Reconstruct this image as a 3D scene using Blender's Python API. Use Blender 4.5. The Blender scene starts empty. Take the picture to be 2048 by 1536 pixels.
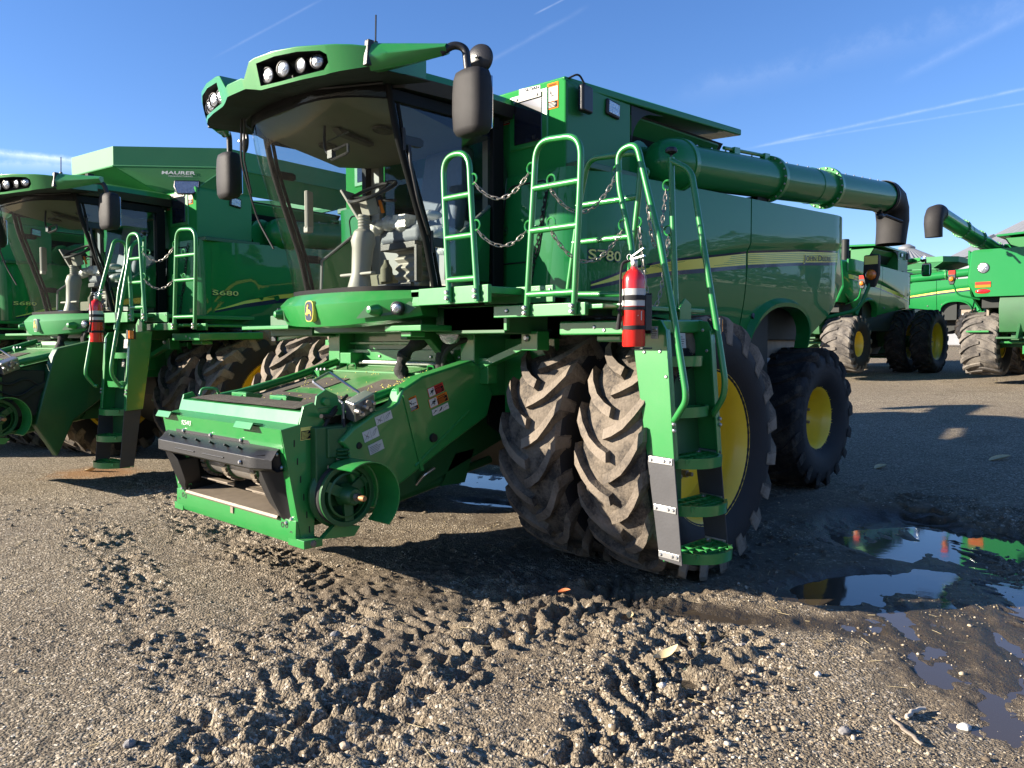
import bpy, math, random
import numpy as np
from mathutils import Vector, Matrix
R = math.radians
S = bpy.context.scene
COL = S.collection
# ------------------------------------------------------------------ camera
cam = bpy.data.cameras.new('camera'); camo = bpy.data.objects.new('camera', cam); COL.objects.link(camo)
cam.sensor_width = 36; cam.lens = 28.88; cam.clip_start = .05; cam.clip_end = 3000
camo.location = (5.642, -5.261, 1.707)
camo.rotation_euler = (R(90 - 2.79), 0, R(44.36))
S.camera = camo
# ------------------------------------------------------------------ sky, sun, exposure
SUNV = Vector((-1.90, -2.33, 1.0)).normalized()
sun_el = math.asin(SUNV.z); sun_az = math.atan2(SUNV.x, SUNV.y)
w = bpy.data.worlds.new("World"); S.world = w; w.use_nodes = True
wn, wl = w.node_tree.nodes, w.node_tree.links
bg = wn['Background']; bg.inputs[1].default_value = .068
sky = wn.new('ShaderNodeTexSky'); sky.sky_type = 'NISHITA'; sky.sun_disc = False
sky.sun_elevation = sun_el; sky.sun_rotation = sun_az; sky.altitude = 250; sky.air_density = 1.0
sky.dust_density = .12; sky.ozone_density = 4.
def N(nt, t, **k):
    n = nt.nodes.new(t)
    for a, b in k.items():
        if a.startswith('i_'):
            n.inputs[int(a[2:])].default_value = b
        else: setattr(n, a, b)
    return n
def world_sky():
    nt = w.node_tree
    tc = N(nt, 'ShaderNodeTexCoord')
    nrm = N(nt, 'ShaderNodeVectorMath', operation='NORMALIZE'); wl.new(tc.outputs['Generated'], nrm.inputs[0])
    acc = None
    def m(op, a, b=None, c=False):
        n = N(nt, 'ShaderNodeMath', operation=op, use_clamp=c)
        for i, v in enumerate((a, b)):
            if v is None: continue
            if isinstance(v, (int, float)): n.inputs[i].default_value = v
            else: wl.new(v, n.inputs[i])
        return n.outputs[0]
    ns = N(nt, 'ShaderNodeTexNoise'); ns.inputs['Scale'].default_value = 26; ns.inputs['Detail'].default_value = 9; ns.inputs['Roughness'].default_value = .68
    wl.new(nrm.outputs[0], ns.inputs['Vector'])
    # vapour trails: each a thin band about a great circle between two sky directions
    for (a, b, wd, st, soft) in TRAILS:
        a = Vector(a).normalized(); b = Vector(b).normalized(); nn = a.cross(b).normalized(); mid = (a + b).normalized()
        half = math.acos(max(-1, min(1, a.dot(mid))))
        d1 = N(nt, 'ShaderNodeVectorMath', operation='DOT_PRODUCT', i_1=nn); wl.new(nrm.outputs[0], d1.inputs[0])
        d2 = N(nt, 'ShaderNodeVectorMath', operation='DOT_PRODUCT', i_1=mid); wl.new(nrm.outputs[0], d2.inputs[0])
        wob = m('MULTIPLY', m('SUBTRACT', ns.outputs['Fac'], .5), wd * soft)
        band = m('SUBTRACT', 1, m('DIVIDE', m('ABSOLUTE', m('ADD', d1.outputs['Value'], wob)), wd), True)
        ext = m('MULTIPLY', m('SUBTRACT', d2.outputs['Value'], math.cos(half)), 1 / (1 - math.cos(half)) * 1.5, True)
        v = m('MULTIPLY', m('MULTIPLY', m('POWER', band, 1.4), ext), m('MULTIPLY', m('MULTIPLY', m('SUBTRACT', ns.outputs['Fac'], .28), 2.6, True), st))
        acc = v if acc is None else m('ADD', acc, v)
    mx = N(nt, 'ShaderNodeMix', data_type='RGBA', clamp_factor=True)
    hs = N(nt, 'ShaderNodeHueSaturation'); hs.inputs['Saturation'].default_value = 1.12; tn = N(nt, 'ShaderNodeMix', data_type='RGBA', blend_type='MULTIPLY'); tn.inputs[0].default_value = 1; tn.inputs[7].default_value = (1.03, .945, 1.06, 1); wl.new(sky.outputs[0], tn.inputs[6]); wl.new(tn.outputs[2], hs.inputs['Color'])
    wl.new(acc, mx.inputs[0]); wl.new(hs.outputs[0], mx.inputs[6]); mx.inputs[7].default_value = (7.2, 7.6, 8.2, 1)
    wl.new(mx.outputs[2], bg.inputs[0])
TRAILS = [((-.4804, .8496, .2176), (-.15, .955, .257), .0026, .20, .7), ((-.4731, .8532, .2198), (-.15, .96, .240), .0018, .13, .7),
          ((-.537, .798, .273), (-.15, .935, .33), .022, .06, 1.8), ((-.3287, .904, .2734), (-.17, .928, .332), .0085, .09, 1.2),
          ((-.972, .12, .19), (-.915, .36, .1905), .0055, .6, 1.2), ((-.975, .12, .172), (-.92, .345, .187), .012, .25, 1.6),
          ((-.8575, .4148, .3044), (-.773, .5107, .3763), .0022, .07, .6), ((-.634, .6819, .3647), (-.585, .715, .39), .0016, .20, .5),
          ((-.7025, .6427, .3058), (-.584, .7211, .3727), .004, .06, 1.)]
world_sky()
sl = bpy.data.lights.new('sun', 'SUN'); sl.energy = 5.0; sl.angle = R(.53); sl.color = (1, .89, .75)
so = bpy.data.objects.new('sun', sl); COL.objects.link(so); so.rotation_euler = SUNV.to_track_quat('Z', 'Y').to_euler()
so.location = (-20, -25, 15)
S.view_settings.view_transform = 'Standard'; S.view_settings.look = 'None'; S.view_settings.gamma = 1
S.view_settings.exposure = 1.67
S.cycles.max_bounces = 7; S.cycles.transparent_max_bounces = 14; S.cycles.caustics_reflective = False; S.cycles.caustics_refractive = False
S.cycles.use_denoising = True
random.seed(7); RNG = np.random.default_rng(7)

# ------------------------------------------------------------------ materials
def newmat(name):
    m = bpy.data.materials.new(name); m.use_nodes = True
    return m, m.node_tree, m.node_tree.nodes['Principled BSDF']
def mat(name, col, rough=.45, metal=0., coat=0., coatr=.05, spec=.5, var=.0, vs=6., dust=0., dcol=(.25, .21, .15), bump=0., bs=40., emit=None, trans=0.):
    m, nt, p = newmat(name); L = nt.links
    p.inputs['Base Color'].default_value = (*col, 1); p.inputs['Roughness'].default_value = rough
    p.inputs['Metallic'].default_value = metal; p.inputs['Coat Weight'].default_value = coat
    p.inputs['Coat Roughness'].default_value = coatr; p.inputs['Specular IOR Level'].default_value = spec
    if trans: p.inputs['Transmission Weight'].default_value = trans
    tc = N(nt, 'ShaderNodeTexCoord')
    cur = None
    if var:
        n = N(nt, 'ShaderNodeTexNoise'); n.inputs['Scale'].default_value = vs; n.inputs['Detail'].default_value = 8
        L.new(tc.outputs['Object'], n.inputs['Vector'])
        mx = N(nt, 'ShaderNodeMix', data_type='RGBA')
        mx.inputs[6].default_value = (*[c * (1 - var) for c in col], 1); mx.inputs[7].default_value = (*[min(1, c * (1 + var)) for c in col], 1)
        L.new(n.outputs['Fac'], mx.inputs[0]); cur = mx.outputs[2]
    if dust:
        n = N(nt, 'ShaderNodeTexNoise'); n.inputs['Scale'].default_value = 3.2; n.inputs['Detail'].default_value = 10; n.inputs['Roughness'].default_value = .7
        L.new(tc.outputs['Object'], n.inputs['Vector'])
        n2 = N(nt, 'ShaderNodeTexNoise'); n2.inputs['Scale'].default_value = 170; n2.inputs['Detail'].default_value = 3
        L.new(tc.outputs['Object'], n2.inputs['Vector'])
        ge = N(nt, 'ShaderNodeNewGeometry'); sp = N(nt, 'ShaderNodeSeparateXYZ'); L.new(ge.outputs['Normal'], sp.inputs[0])
        up = N(nt, 'ShaderNodeMapRange'); L.new(sp.outputs['Z'], up.inputs[0])
        up.inputs[1].default_value = .2; up.inputs[2].default_value = 1; up.inputs[3].default_value = .22; up.inputs[4].default_value = 1
        r1 = N(nt, 'ShaderNodeMapRange'); L.new(n.outputs['Fac'], r1.inputs[0]); r1.inputs[1].default_value = .35; r1.inputs[2].default_value = .75
        r2 = N(nt, 'ShaderNodeMapRange'); L.new(n2.outputs['Fac'], r2.inputs[0]); r2.inputs[1].default_value = .4; r2.inputs[2].default_value = .65; r2.inputs[3].default_value = .35
        a = N(nt, 'ShaderNodeMath', operation='MULTIPLY'); L.new(up.outputs[0], a.inputs[0]); L.new(r1.outputs[0], a.inputs[1])
        b = N(nt, 'ShaderNodeMath', operation='MULTIPLY'); L.new(a.outputs[0], b.inputs[0]); L.new(r2.outputs[0], b.inputs[1])
        c = N(nt, 'ShaderNodeMath', operation='MULTIPLY', i_1=dust, use_clamp=True); L.new(b.outputs[0], c.inputs[0])
        mx = N(nt, 'ShaderNodeMix', data_type='RGBA'); L.new(c.outputs[0], mx.inputs[0])
        if cur: L.new(cur, mx.inputs[6])
        else: mx.inputs[6].default_value = (*col, 1)
        mx.inputs[7].default_value = (*dcol, 1); cur = mx.outputs[2]
        rr = N(nt, 'ShaderNodeMapRange'); L.new(c.outputs[0], rr.inputs[0]); rr.inputs[3].default_value = rough; rr.inputs[4].default_value = .9
        L.new(rr.outputs[0], p.inputs['Roughness'])
        if coat:
            rc = N(nt, 'ShaderNodeMapRange'); L.new(c.outputs[0], rc.inputs[0]); rc.inputs[2].default_value = .6; rc.inputs[3].default_value = coat; rc.inputs[4].default_value = 0
            L.new(rc.outputs[0], p.inputs['Coat Weight'])
    if cur: L.new(cur, p.inputs['Base Color'])
    if bump:
        n = N(nt, 'ShaderNodeTexNoise'); n.inputs['Scale'].default_value = bs; n.inputs['Detail'].default_value = 4
        L.new(tc.outputs['Object'], n.inputs['Vector'])
        b = N(nt, 'ShaderNodeBump'); b.inputs['Strength'].default_value = bump; b.inputs['Distance'].default_value = .02
        L.new(n.outputs['Fac'], b.inputs['Height']); L.new(b.outputs[0], p.inputs['Normal']); L.new(b.outputs[0], p.inputs['Coat Normal'])
    if emit: p.inputs['Emission Color'].default_value = (*emit[:3], 1); p.inputs['Emission Strength'].default_value = emit[3]
    return m
GCOL = (.014, .20, .038)
M = {}
M['green'] = mat('green_paint', GCOL, .34, coat=.55, coatr=.07, var=.10, vs=2.5, dust=.42, dcol=(.19, .20, .12), bump=.012, bs=9)
M['panel'] = mat('glossy_green_panel', (.009, .170, .040), .4, coat=.46, coatr=.02, spec=.1, var=.05, vs=1.5, dust=.08, bump=.012, bs=1.6)
M['tank'] = mat('tank_green_paint', (.011, .15, .032), .5, coat=.22, coatr=.16, spec=.35, var=.06, vs=1.5, dust=.12)
M['tankf'] = mat('matt_green_paint', (.014, .20, .040), .8, spec=.12, var=.06, vs=1.5, dust=.15)
M['hopper'] = mat('dusty_faded_green_paint', (.055, .23, .095), .6, spec=.3, var=.12, vs=2, dust=.5, dcol=(.20, .22, .14))
M['greend'] = mat('dark_and_shaded_green', (.008, .085, .018), .5, coat=.2, coatr=.2, var=.25, vs=4, dust=.5, dcol=(.10, .09, .06))  # dark green parts; on pulley and drive gear it stands in for shade
M['deck'] = mat('dusty_green_deck', (.014, .17, .032), .5, coat=.25, coatr=.2, var=.12, dust=1.0, dcol=(.26, .25, .16))
M['faded'] = mat('sun_faded_green_paint', (.024, .20, .056), .55, coat=.12, coatr=.25, spec=.35, var=.12, vs=2, dust=.45, dcol=(.17, .19, .12))
M['yellow'] = mat('yellow_paint', (.80, .55, .022), .38, coat=.4, coatr=.1, var=.10, vs=5, dust=.5, dcol=(.22, .16, .08))
M['black'] = mat('black_plastic', (.012, .012, .013), .42, spec=.45, bump=.08, bs=160, dust=.10, dcol=(.06, .055, .05))
M['matte'] = mat('matte_black_pillar', (.007, .007, .007), .6, spec=.15)
M['frit'] = mat('black_glass_band', (.006, .006, .007), .2, coat=.5)
M['grey'] = mat('weathered_charcoal_plastic', (.022, .021, .021), .62, spec=.22, var=.25, vs=12, bump=.15, bs=220, dust=.12, dcol=(.09, .08, .07))
M['rubber'] = mat('black_rubber', (.016, .016, .017), .75, spec=.3, var=.3, vs=9, dust=.6, dcol=(.12, .10, .08))
M['flap'] = mat('grey_rubber_flap', (.05, .05, .053), .6, spec=.4, var=.35, vs=5, bump=.05, bs=60, dust=.5, dcol=(.14, .12, .10))
M['dark'] = mat('dark_machinery_and_shade', (.010, .013, .011), .6, spec=.35, var=.4, vs=8)  # near-black green for machinery, and for shade painted inside recesses
M['steel'] = mat('bare_steel', (.42, .40, .37), .38, metal=.85, var=.18, vs=14, bump=.04, bs=60)
M['zinc'] = mat('zinc_hardware', (.48, .48, .47), .36, metal=.9, var=.2, vs=40)
M['chainm'] = mat('dull_chain_steel', (.30, .28, .25), .45, metal=.8, var=.3, vs=60)
M['worn'] = mat('worn_brown_steel', (.20, .165, .125), .55, metal=.35, var=.35, vs=12, bump=.06, bs=90)
M['rust'] = mat('rusty_shaft', (.33, .17, .07), .6, metal=.4, var=.4, vs=30)
M['mat'] = mat('anti_slip_mat', (.075, .068, .06), .95, spec=.1, var=.4, vs=18, bump=.3, bs=300, dust=.8, dcol=(.19, .17, .13))
M['white'] = mat('white_decal', (.55, .55, .53), .8, spec=.1)
M['dyellow'] = mat('yellow_decal', (.80, .70, .18), .4, coat=.2, spec=.2)
M['stripe'] = mat('pale_yellow_stripe', (.85, .74, .13), .4, coat=.2, coatr=.03, spec=.2)
M['navy'] = mat('navy_decal', (.010, .018, .050), .4, coat=.3, coatr=.04, spec=.2)
M['orange_d'] = mat('orange_decal', (.62, .17, .02), .8, spec=.1)
M['red_d'] = mat('red_decal', (.5, .04, .03), .8, spec=.1)
M['blackd'] = mat('black_decal', (.015, .015, .015), .8, spec=.1)
M['red'] = mat('red_enamel', (.58, .016, .012), .25, coat=.8, coatr=.05, var=.08)
M['amber'] = mat('amber_lens', (.70, .17, .008), .15, coat=1, coatr=.03, var=.35, vs=60)
M['redlens'] = mat('red_lens', (.50, .012, .012), .15, coat=1, coatr=.03)
M['lens'] = mat('clear_lamp_lens', (.36, .37, .38), .16, metal=.8, coat=.6, coatr=.02, var=.5, vs=45, bump=.35, bs=70)
M['mirror'] = mat('mirror_glass', (.75, .78, .8), .03, metal=1)
M['beige'] = mat('beige_interior_plastic', (.24, .23, .20), .55, var=.1)
M['beiged'] = mat('olive_headliner', (.105, .105, .07), .8, var=.15)
M['seat'] = mat('blue_grey_seat_cloth', (.10, .115, .14), .6, var=.2, vs=30, bump=.2, bs=200)
M['plastic'] = mat('clear_plastic_wrap', (.55, .54, .50), .18, coat=.6, coatr=.1, var=.25, vs=25, bump=.9, bs=22)
M['label'] = mat('plain_label', (.50, .50, .47), .8, spec=.1)
M['cloth'] = mat('black_hose_sleeve', (.016, .015, .014), .85, bump=.4, bs=50)
def glassmat(name, tint, fres, dirt=.06):
    m, nt, p = newmat(name); nt.nodes.remove(p); L = nt.links
    out = nt.nodes['Material Output']
    tr = N(nt, 'ShaderNodeBsdfTransparent'); tr.inputs[0].default_value = (*tint, 1)
    gl = N(nt, 'ShaderNodeBsdfGlossy'); gl.inputs['Roughness'].default_value = .015
    df = N(nt, 'ShaderNodeBsdfDiffuse'); df.inputs[0].default_value = (.42, .38, .30, 1)
    lw = N(nt, 'ShaderNodeLayerWeight'); lw.inputs[0].default_value = .5
    pw = N(nt, 'ShaderNodeMath', operation='POWER', i_1=5.); L.new(lw.outputs['Facing'], pw.inputs[0])
    fr = N(nt, 'ShaderNodeMath', operation='MULTIPLY_ADD', i_1=.45, i_2=fres); L.new(pw.outputs[0], fr.inputs[0])
    a = N(nt, 'ShaderNodeMixShader'); L.new(fr.outputs[0], a.inputs[0]); L.new(tr.outputs[0], a.inputs[1]); L.new(gl.outputs[0], a.inputs[2])
    tc = N(nt, 'ShaderNodeTexCoord'); mp = N(nt, 'ShaderNodeMapping'); mp.inputs['Scale'].default_value = (26, 26, 1.1); L.new(tc.outputs['Object'], mp.inputs[0])
    n = N(nt, 'ShaderNodeTexNoise'); n.inputs['Scale'].default_value = 1.5; n.inputs['Detail'].default_value = 9; L.new(mp.outputs[0], n.inputs['Vector'])
    r = N(nt, 'ShaderNodeMapRange'); r.inputs[1].default_value = .5; r.inputs[2].default_value = .78; r.inputs[3].default_value = dirt * .35; r.inputs[4].default_value = dirt * 2.4
    L.new(n.outputs['Fac'], r.inputs[0])
    b = N(nt, 'ShaderNodeMixShader'); L.new(r.outputs[0], b.inputs[0]); L.new(a.outputs[0], b.inputs[1]); L.new(df.outputs[0], b.inputs[2])
    L.new(b.outputs[0], out.inputs[0]); return m
M['bluecloth'] = mat('blue_cloth', (.16, .30, .60), .8, bump=.5, bs=40); M['gold'] = mat('badge_gold', (.72, .45, .04), .3, coat=.5)
M['smoked'] = mat('smoked_window', (.012, .014, .02), .08, coat=1)
M['glass'] = glassmat('dusty_cab_glass', (.88, .92, .89), .012, .006)
M['glassd'] = glassmat('tinted_door_glass', (.62, .70, .74), .05, .003)
def tread_mat(nm, dk, md, lt):
    m, nt, p = newmat(nm); L = nt.links
    p.inputs['Roughness'].default_value = .88; p.inputs['Specular IOR Level'].default_value = .25
    tc = N(nt, 'ShaderNodeTexCoord')
    n = N(nt, 'ShaderNodeTexNoise'); n.inputs['Scale'].default_value = 3.5; n.inputs['Detail'].default_value = 10; n.inputs['Roughness'].default_value = .72; L.new(tc.outputs['Object'], n.inputs['Vector'])
    n2 = N(nt, 'ShaderNodeTexNoise'); n2.inputs['Scale'].default_value = 60; n2.inputs['Detail'].default_value = 6; L.new(tc.outputs['Object'], n2.inputs['Vector'])
    ad = N(nt, 'ShaderNodeMath', operation='MULTIPLY_ADD', i_1=.22, i_2=-.11); L.new(n2.outputs['Fac'], ad.inputs[0])
    su = N(nt, 'ShaderNodeMath', operation='ADD'); L.new(n.outputs['Fac'], su.inputs[0]); L.new(ad.outputs[0], su.inputs[1])
    r = N(nt, 'ShaderNodeValToRGB'); L.new(su.outputs[0], r.inputs[0])
    e = r.color_ramp.elements; e[0].position = .40; e[0].color = dk; e[1].position = .66; e[1].color = lt
    x = r.color_ramp.elements.new(.50); x.color = md
    L.new(r.outputs[0], p.inputs['Base Color'])
    b = N(nt, 'ShaderNodeBump'); b.inputs['Strength'].default_value = .5; b.inputs['Distance'].default_value = .012; L.new(n2.outputs['Fac'], b.inputs['Height']); L.new(b.outputs[0], p.inputs['Normal'])
    return m
M['tread'] = tread_mat('dusty_tread_rubber', (.045, .040, .035, 1), (.125, .104, .080, 1), (.205, .17, .13, 1)); M['lugf'] = tread_mat('dusty_lug_face', (.12, .102, .082, 1), (.195, .162, .125, 1), (.24, .20, .155, 1)); M['treadd'] = tread_mat('shade_dark_tread_rubber', (.012, .012, .012, 1), (.022, .020, .019, 1), (.07, .058, .045, 1)); M['treadg'] = tread_mat('grey_dusty_tread_rubber', (.06, .055, .05, 1), (.12, .108, .094, 1), (.20, .18, .15, 1))  # treadd is the shaded copy: shade is put into its tread colour
M['side'] = mat('sidewall_rubber', (.014, .014, .016), .7, spec=.3, var=.4, vs=5, dust=.45, dcol=(.06, .052, .042), bump=.1, bs=70)

# ------------------------------------------------------------------ mesh builder
SPLIT = {'clamp_plate', 'feeder_slat', 'chain_ring', 'latch_ear', 'shield_seam', 'lug', 'glass_seal', 'wiper_arm', 'auger_flange', 'recess_corner', 'recess_wall', 'tank_skirt', 'cab_pillar', 'inner_wall', 'auger_clip', 'hydraulic_hose', 'hose_sleeve', 'ceiling_vent', 'auger_saddle'}
class MB:
    def __init__(s): s.v = []; s.f = []; s.m = []
    def add(s, vs, fs, m=0):
        o = len(s.v); s.v += [tuple(map(float, v)) for v in vs]; s.f += [tuple(i + o for i in f) for f in fs]; s.m += [m] * len(fs); return s
    def box(s, x0, x1, y0, y1, z0, z1, m=0):
        v = [(x, y, z) for z in (z0, z1) for y in (y0, y1) for x in (x0, x1)]
        return s.add(v, [(0, 2, 3, 1), (4, 5, 7, 6), (0, 1, 5, 4), (2, 6, 7, 3), (0, 4, 6, 2), (1, 3, 7, 5)], m)
    def obox(s, c, ux, uy, uz, hx, hy, hz, m=0):
        c, ux, uy, uz = Vector(c), Vector(ux).normalized(), Vector(uy).normalized(), Vector(uz).normalized()
        v = [c + ux * hx * a + uy * hy * b + uz * hz * d for d in (-1, 1) for b in (-1, 1) for a in (-1, 1)]
        return s.add(v, [(0, 2, 3, 1), (4, 5, 7, 6), (0, 1, 5, 4), (2, 6, 7, 3), (0, 4, 6, 2), (1, 3, 7, 5)], m)
    def prism(s, poly, ax, a0, a1, m=0):
        def P(u, v, a): return {'x': (a, u, v), 'y': (u, a, v), 'z': (u, v, a)}[ax]
        n = len(poly); v = [P(u, q, a0) for u, q in poly] + [P(u, q, a1) for u, q in poly]
        f = [tuple(range(n)), tuple(range(2 * n - 1, n - 1, -1))] + [(i, i + n, (i + 1) % n + n, (i + 1) % n) for i in range(n)]
        return s.add(v, f, m)
    def grid(s, rows, m=0, cu=False, cv=False):
        nr, nc = len(rows), len(rows[0]); v = [p for r in rows for p in r]; f = []
        for i in range(nr if cu else nr - 1):
            for j in range(nc if cv else nc - 1):
                f.append((i * nc + j, i * nc + (j + 1) % nc, (i + 1) % nr * nc + (j + 1) % nc, (i + 1) % nr * nc + j))
        return s.add(v, f, m)
    def tube(s, pts, r, seg=10, m=0, closed=False, caps=True):
        pts = [Vector(p) for p in pts]; n = len(pts); rs = r if isinstance(r, (list, tuple)) else [r] * n
        tang = []
        for i in range(n):
            a = pts[i - 1] if (i > 0 or closed) else pts[i]; b = pts[(i + 1) % n] if (i < n - 1 or closed) else pts[i]
            tang.append((b - a).normalized())
        up = Vector((0, 0, 1)) if abs(tang[0].z) < .9 else Vector((1, 0, 0))
        u = tang[0].cross(up).normalized(); rows = []
        for i in range(n):
            t = tang[i]; u = (u - t * u.dot(t)).normalized(); v = t.cross(u)
            rows.append([pts[i] + (u * math.cos(2 * math.pi * k / seg) + v * math.sin(2 * math.pi * k / seg)) * rs[i] for k in range(seg)])
        s.grid(rows, m, cu=closed, cv=True)
        if caps and not closed: s.add(rows[0], [tuple(range(seg))[::-1]], m); s.add(rows[-1], [tuple(range(seg))], m)
        return s
    def lathe(s, prof, c, axis, seg=32, m=0, a0=0, a1=2 * math.pi, closed=True):
        c = Vector(c); a = Vector(axis).normalized(); up = Vector((0, 0, 1)) if abs(a.z) < .9 else Vector((1, 0, 0))
        u = a.cross(up).normalized(); v = a.cross(u); rows = []
        full = abs(a1 - a0 - 2 * math.pi) < 1e-6
        for k in range(seg if full else seg + 1):
            t = a0 + (a1 - a0) * k / seg; d = u * math.cos(t) + v * math.sin(t)
            rows.append([c + a * h + d * r for r, h in prof])
        return s.grid(rows, m, cu=full)
    def bolt(s, c, n, r=.012, h=.008, m=0):
        return s.lathe([(0, h), (r * .6, h), (r, h * .4), (r, 0)], c, n, 8, m)
    def ball(s, c, rx, ry, rz, m=0, nu=14, nv=8):
        rows = [[(c[0] + rx * math.cos(a) * math.cos(b), c[1] + ry * math.sin(a) * math.cos(b), c[2] + rz * math.sin(b)) for a in [2 * math.pi * k / nu for k in range(nu)]] for b in [-math.pi / 2 + math.pi * j / nv for j in range(nv + 1)]]
        return s.grid(rows, m, cv=True)
    def mirrorx(s):
        o = MB(); o.v = [(-x, y, z) for x, y, z in s.v]; o.f = [f[::-1] for f in s.f]; o.m = s.m[:]; return o
    def plus(s, o):
        n = len(s.v); s.v += o.v; s.f += [tuple(i + n for i in f) for f in o.f]; s.m += o.m; return s
    def xf(s, mtx):
        s.v = [tuple(mtx @ Vector(p)) for p in s.v]; return s
    def islands(s):
        p = list(range(len(s.v)))
        def find(a):
            while p[a] != a: p[a] = p[p[a]]; a = p[a]
            return a
        for f in s.f:
            for k in f[1:]: p[find(k)] = find(f[0])
        g = {}
        for i, f in enumerate(s.f): g.setdefault(find(f[0]), []).append(i)
        out = []
        for ids in g.values():
            b = MB(); mp = {}
            for i in ids:
                for k in s.f[i]:
                    if k not in mp: mp[k] = len(b.v); b.v.append(s.v[k])
                b.f.append(tuple(mp[k] for k in s.f[i])); b.m.append(s.m[i])
            out.append(b)
        return out
    def build(s, name, mats, parent=None, bevel=0., ang=35, seg=2):
        if name in SPLIT:
            r = [b.build_one(name, mats, parent, bevel, ang, seg) for b in s.islands()]; return r[0]
        return s.build_one(name, mats, parent, bevel, ang, seg)
    def build_one(s, name, mats, parent=None, bevel=0., ang=35, seg=2):
        me = bpy.data.meshes.new(name); me.from_pydata(s.v, [], s.f)
        for m in (mats if isinstance(mats, (list, tuple)) else [mats]): me.materials.append(M[m] if isinstance(m, str) else m)
        me.polygons.foreach_set('material_index', s.m); me.polygons.foreach_set('use_smooth', [True] * len(s.f))
        me.update(); me.validate()
        me.set_sharp_from_angle(angle=R(ang))
        o = bpy.data.objects.new(name, me); COL.objects.link(o)
        if parent: o.parent = parent
        if bevel:
            b = o.modifiers.new('bevel', 'BEVEL'); b.width = bevel; b.segments = seg; b.limit_method = 'ANGLE'; b.angle_limit = R(40); b.harden_normals = True
        return o
def fillet(pts, r, n=6):
    pts = [Vector(p) for p in pts]; out = [pts[0]]
    for i in range(1, len(pts) - 1):
        a, b, c = pts[i - 1], pts[i], pts[i + 1]; d1 = (a - b); d2 = (c - b)
        rr = min(r, d1.length * .49, d2.length * .49); p = b + d1.normalized() * rr; q = b + d2.normalized() * rr
        for k in range(n + 1):
            t = k / n; out.append(p * (1 - t) ** 2 + b * 2 * t * (1 - t) + q * t * t)
    out.append(pts[-1]); return out
def empty(name, parent=None, loc=(0, 0, 0)):
    o = bpy.data.objects.new(name, None); COL.objects.link(o); o.location = loc; o.empty_display_size = .2
    if parent: o.parent = parent
    return o
def tag(o, label=None, cat=None, group=None, kind=None):
    if label: o['label'] = label
    if cat: o['category'] = cat
    if group: o['group'] = group
    if kind: o['kind'] = kind
    return o
def text_mesh(s, sc=False, bold=0., sx=1.):
    c = bpy.data.curves.new('t', 'FONT'); c.body = s; c.size = 1; c.offset = bold; c.resolution_u = 3; c.small_caps_scale = .8
    if sc:
        for i, ch in enumerate(s):
            if ch.islower(): c.body_format[i].use_small_caps = True
    o = bpy.data.objects.new('t', c); COL.objects.link(o)
    me = bpy.data.meshes.new_from_object(o.evaluated_get(bpy.context.evaluated_depsgraph_get()))
    v = np.array([tuple(p.co[:2]) for p in me.vertices]) if len(me.vertices) else np.zeros((0, 2)); f = [tuple(p.vertices) for p in me.polygons]
    bpy.data.objects.remove(o); bpy.data.curves.remove(c); bpy.data.meshes.remove(me); return v, f
def lettering(s, o, ux, uy, wd, ht, m, parent, name='lettering', sc=False, bold=0.):
    """flat lettering in the box wd x ht at origin o"""
    v, f = text_mesh(s, sc, bold); lo, hi = v.min(0), v.max(0); v = (v - lo) / (hi - lo)
    o, ux, uy = Vector(o), Vector(ux).normalized(), Vector(uy).normalized(); b = MB()
    b.add([o + ux * (p[0] * wd) + uy * (p[1] * ht) for p in v], f); return b.build(name, m, parent)
def copy_tree(o, parent=None):
    c = o.copy(); COL.objects.link(c); c.parent = parent
    for ch in list(o.children): copy_tree(ch, c)
    return c
_TC = {}
_tm0 = text_mesh
def text_mesh(s, sc=False, bold=0., sx=1.):
    k = (s, sc, bold)
    if k not in _TC: _TC[k] = _tm0(s, sc, bold)
    v, f = _TC[k]; return v.copy(), f
for s_, c_, b_ in [("S780", 0, .012), ("S780", 0, .05), ("S680", 0, .012), ("John Deere", 1, 0), ("John Deere", 1, .035), ("SLOAN", 0, .01), ("IMPLEMENT", 0, 0), ("925493", 0, 0), ("CAUTION", 0, .01),
                   ("GOODYEAR", 0, .01), ("OPTITRAC", 0, .01), ("WARNING", 0, .01), ("MAURER", 0, .02), ("MANUFACTURING", 0, .0), ("DANGER", 0, .01)]:
    text_mesh(s_, bool(c_), b_)

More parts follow.
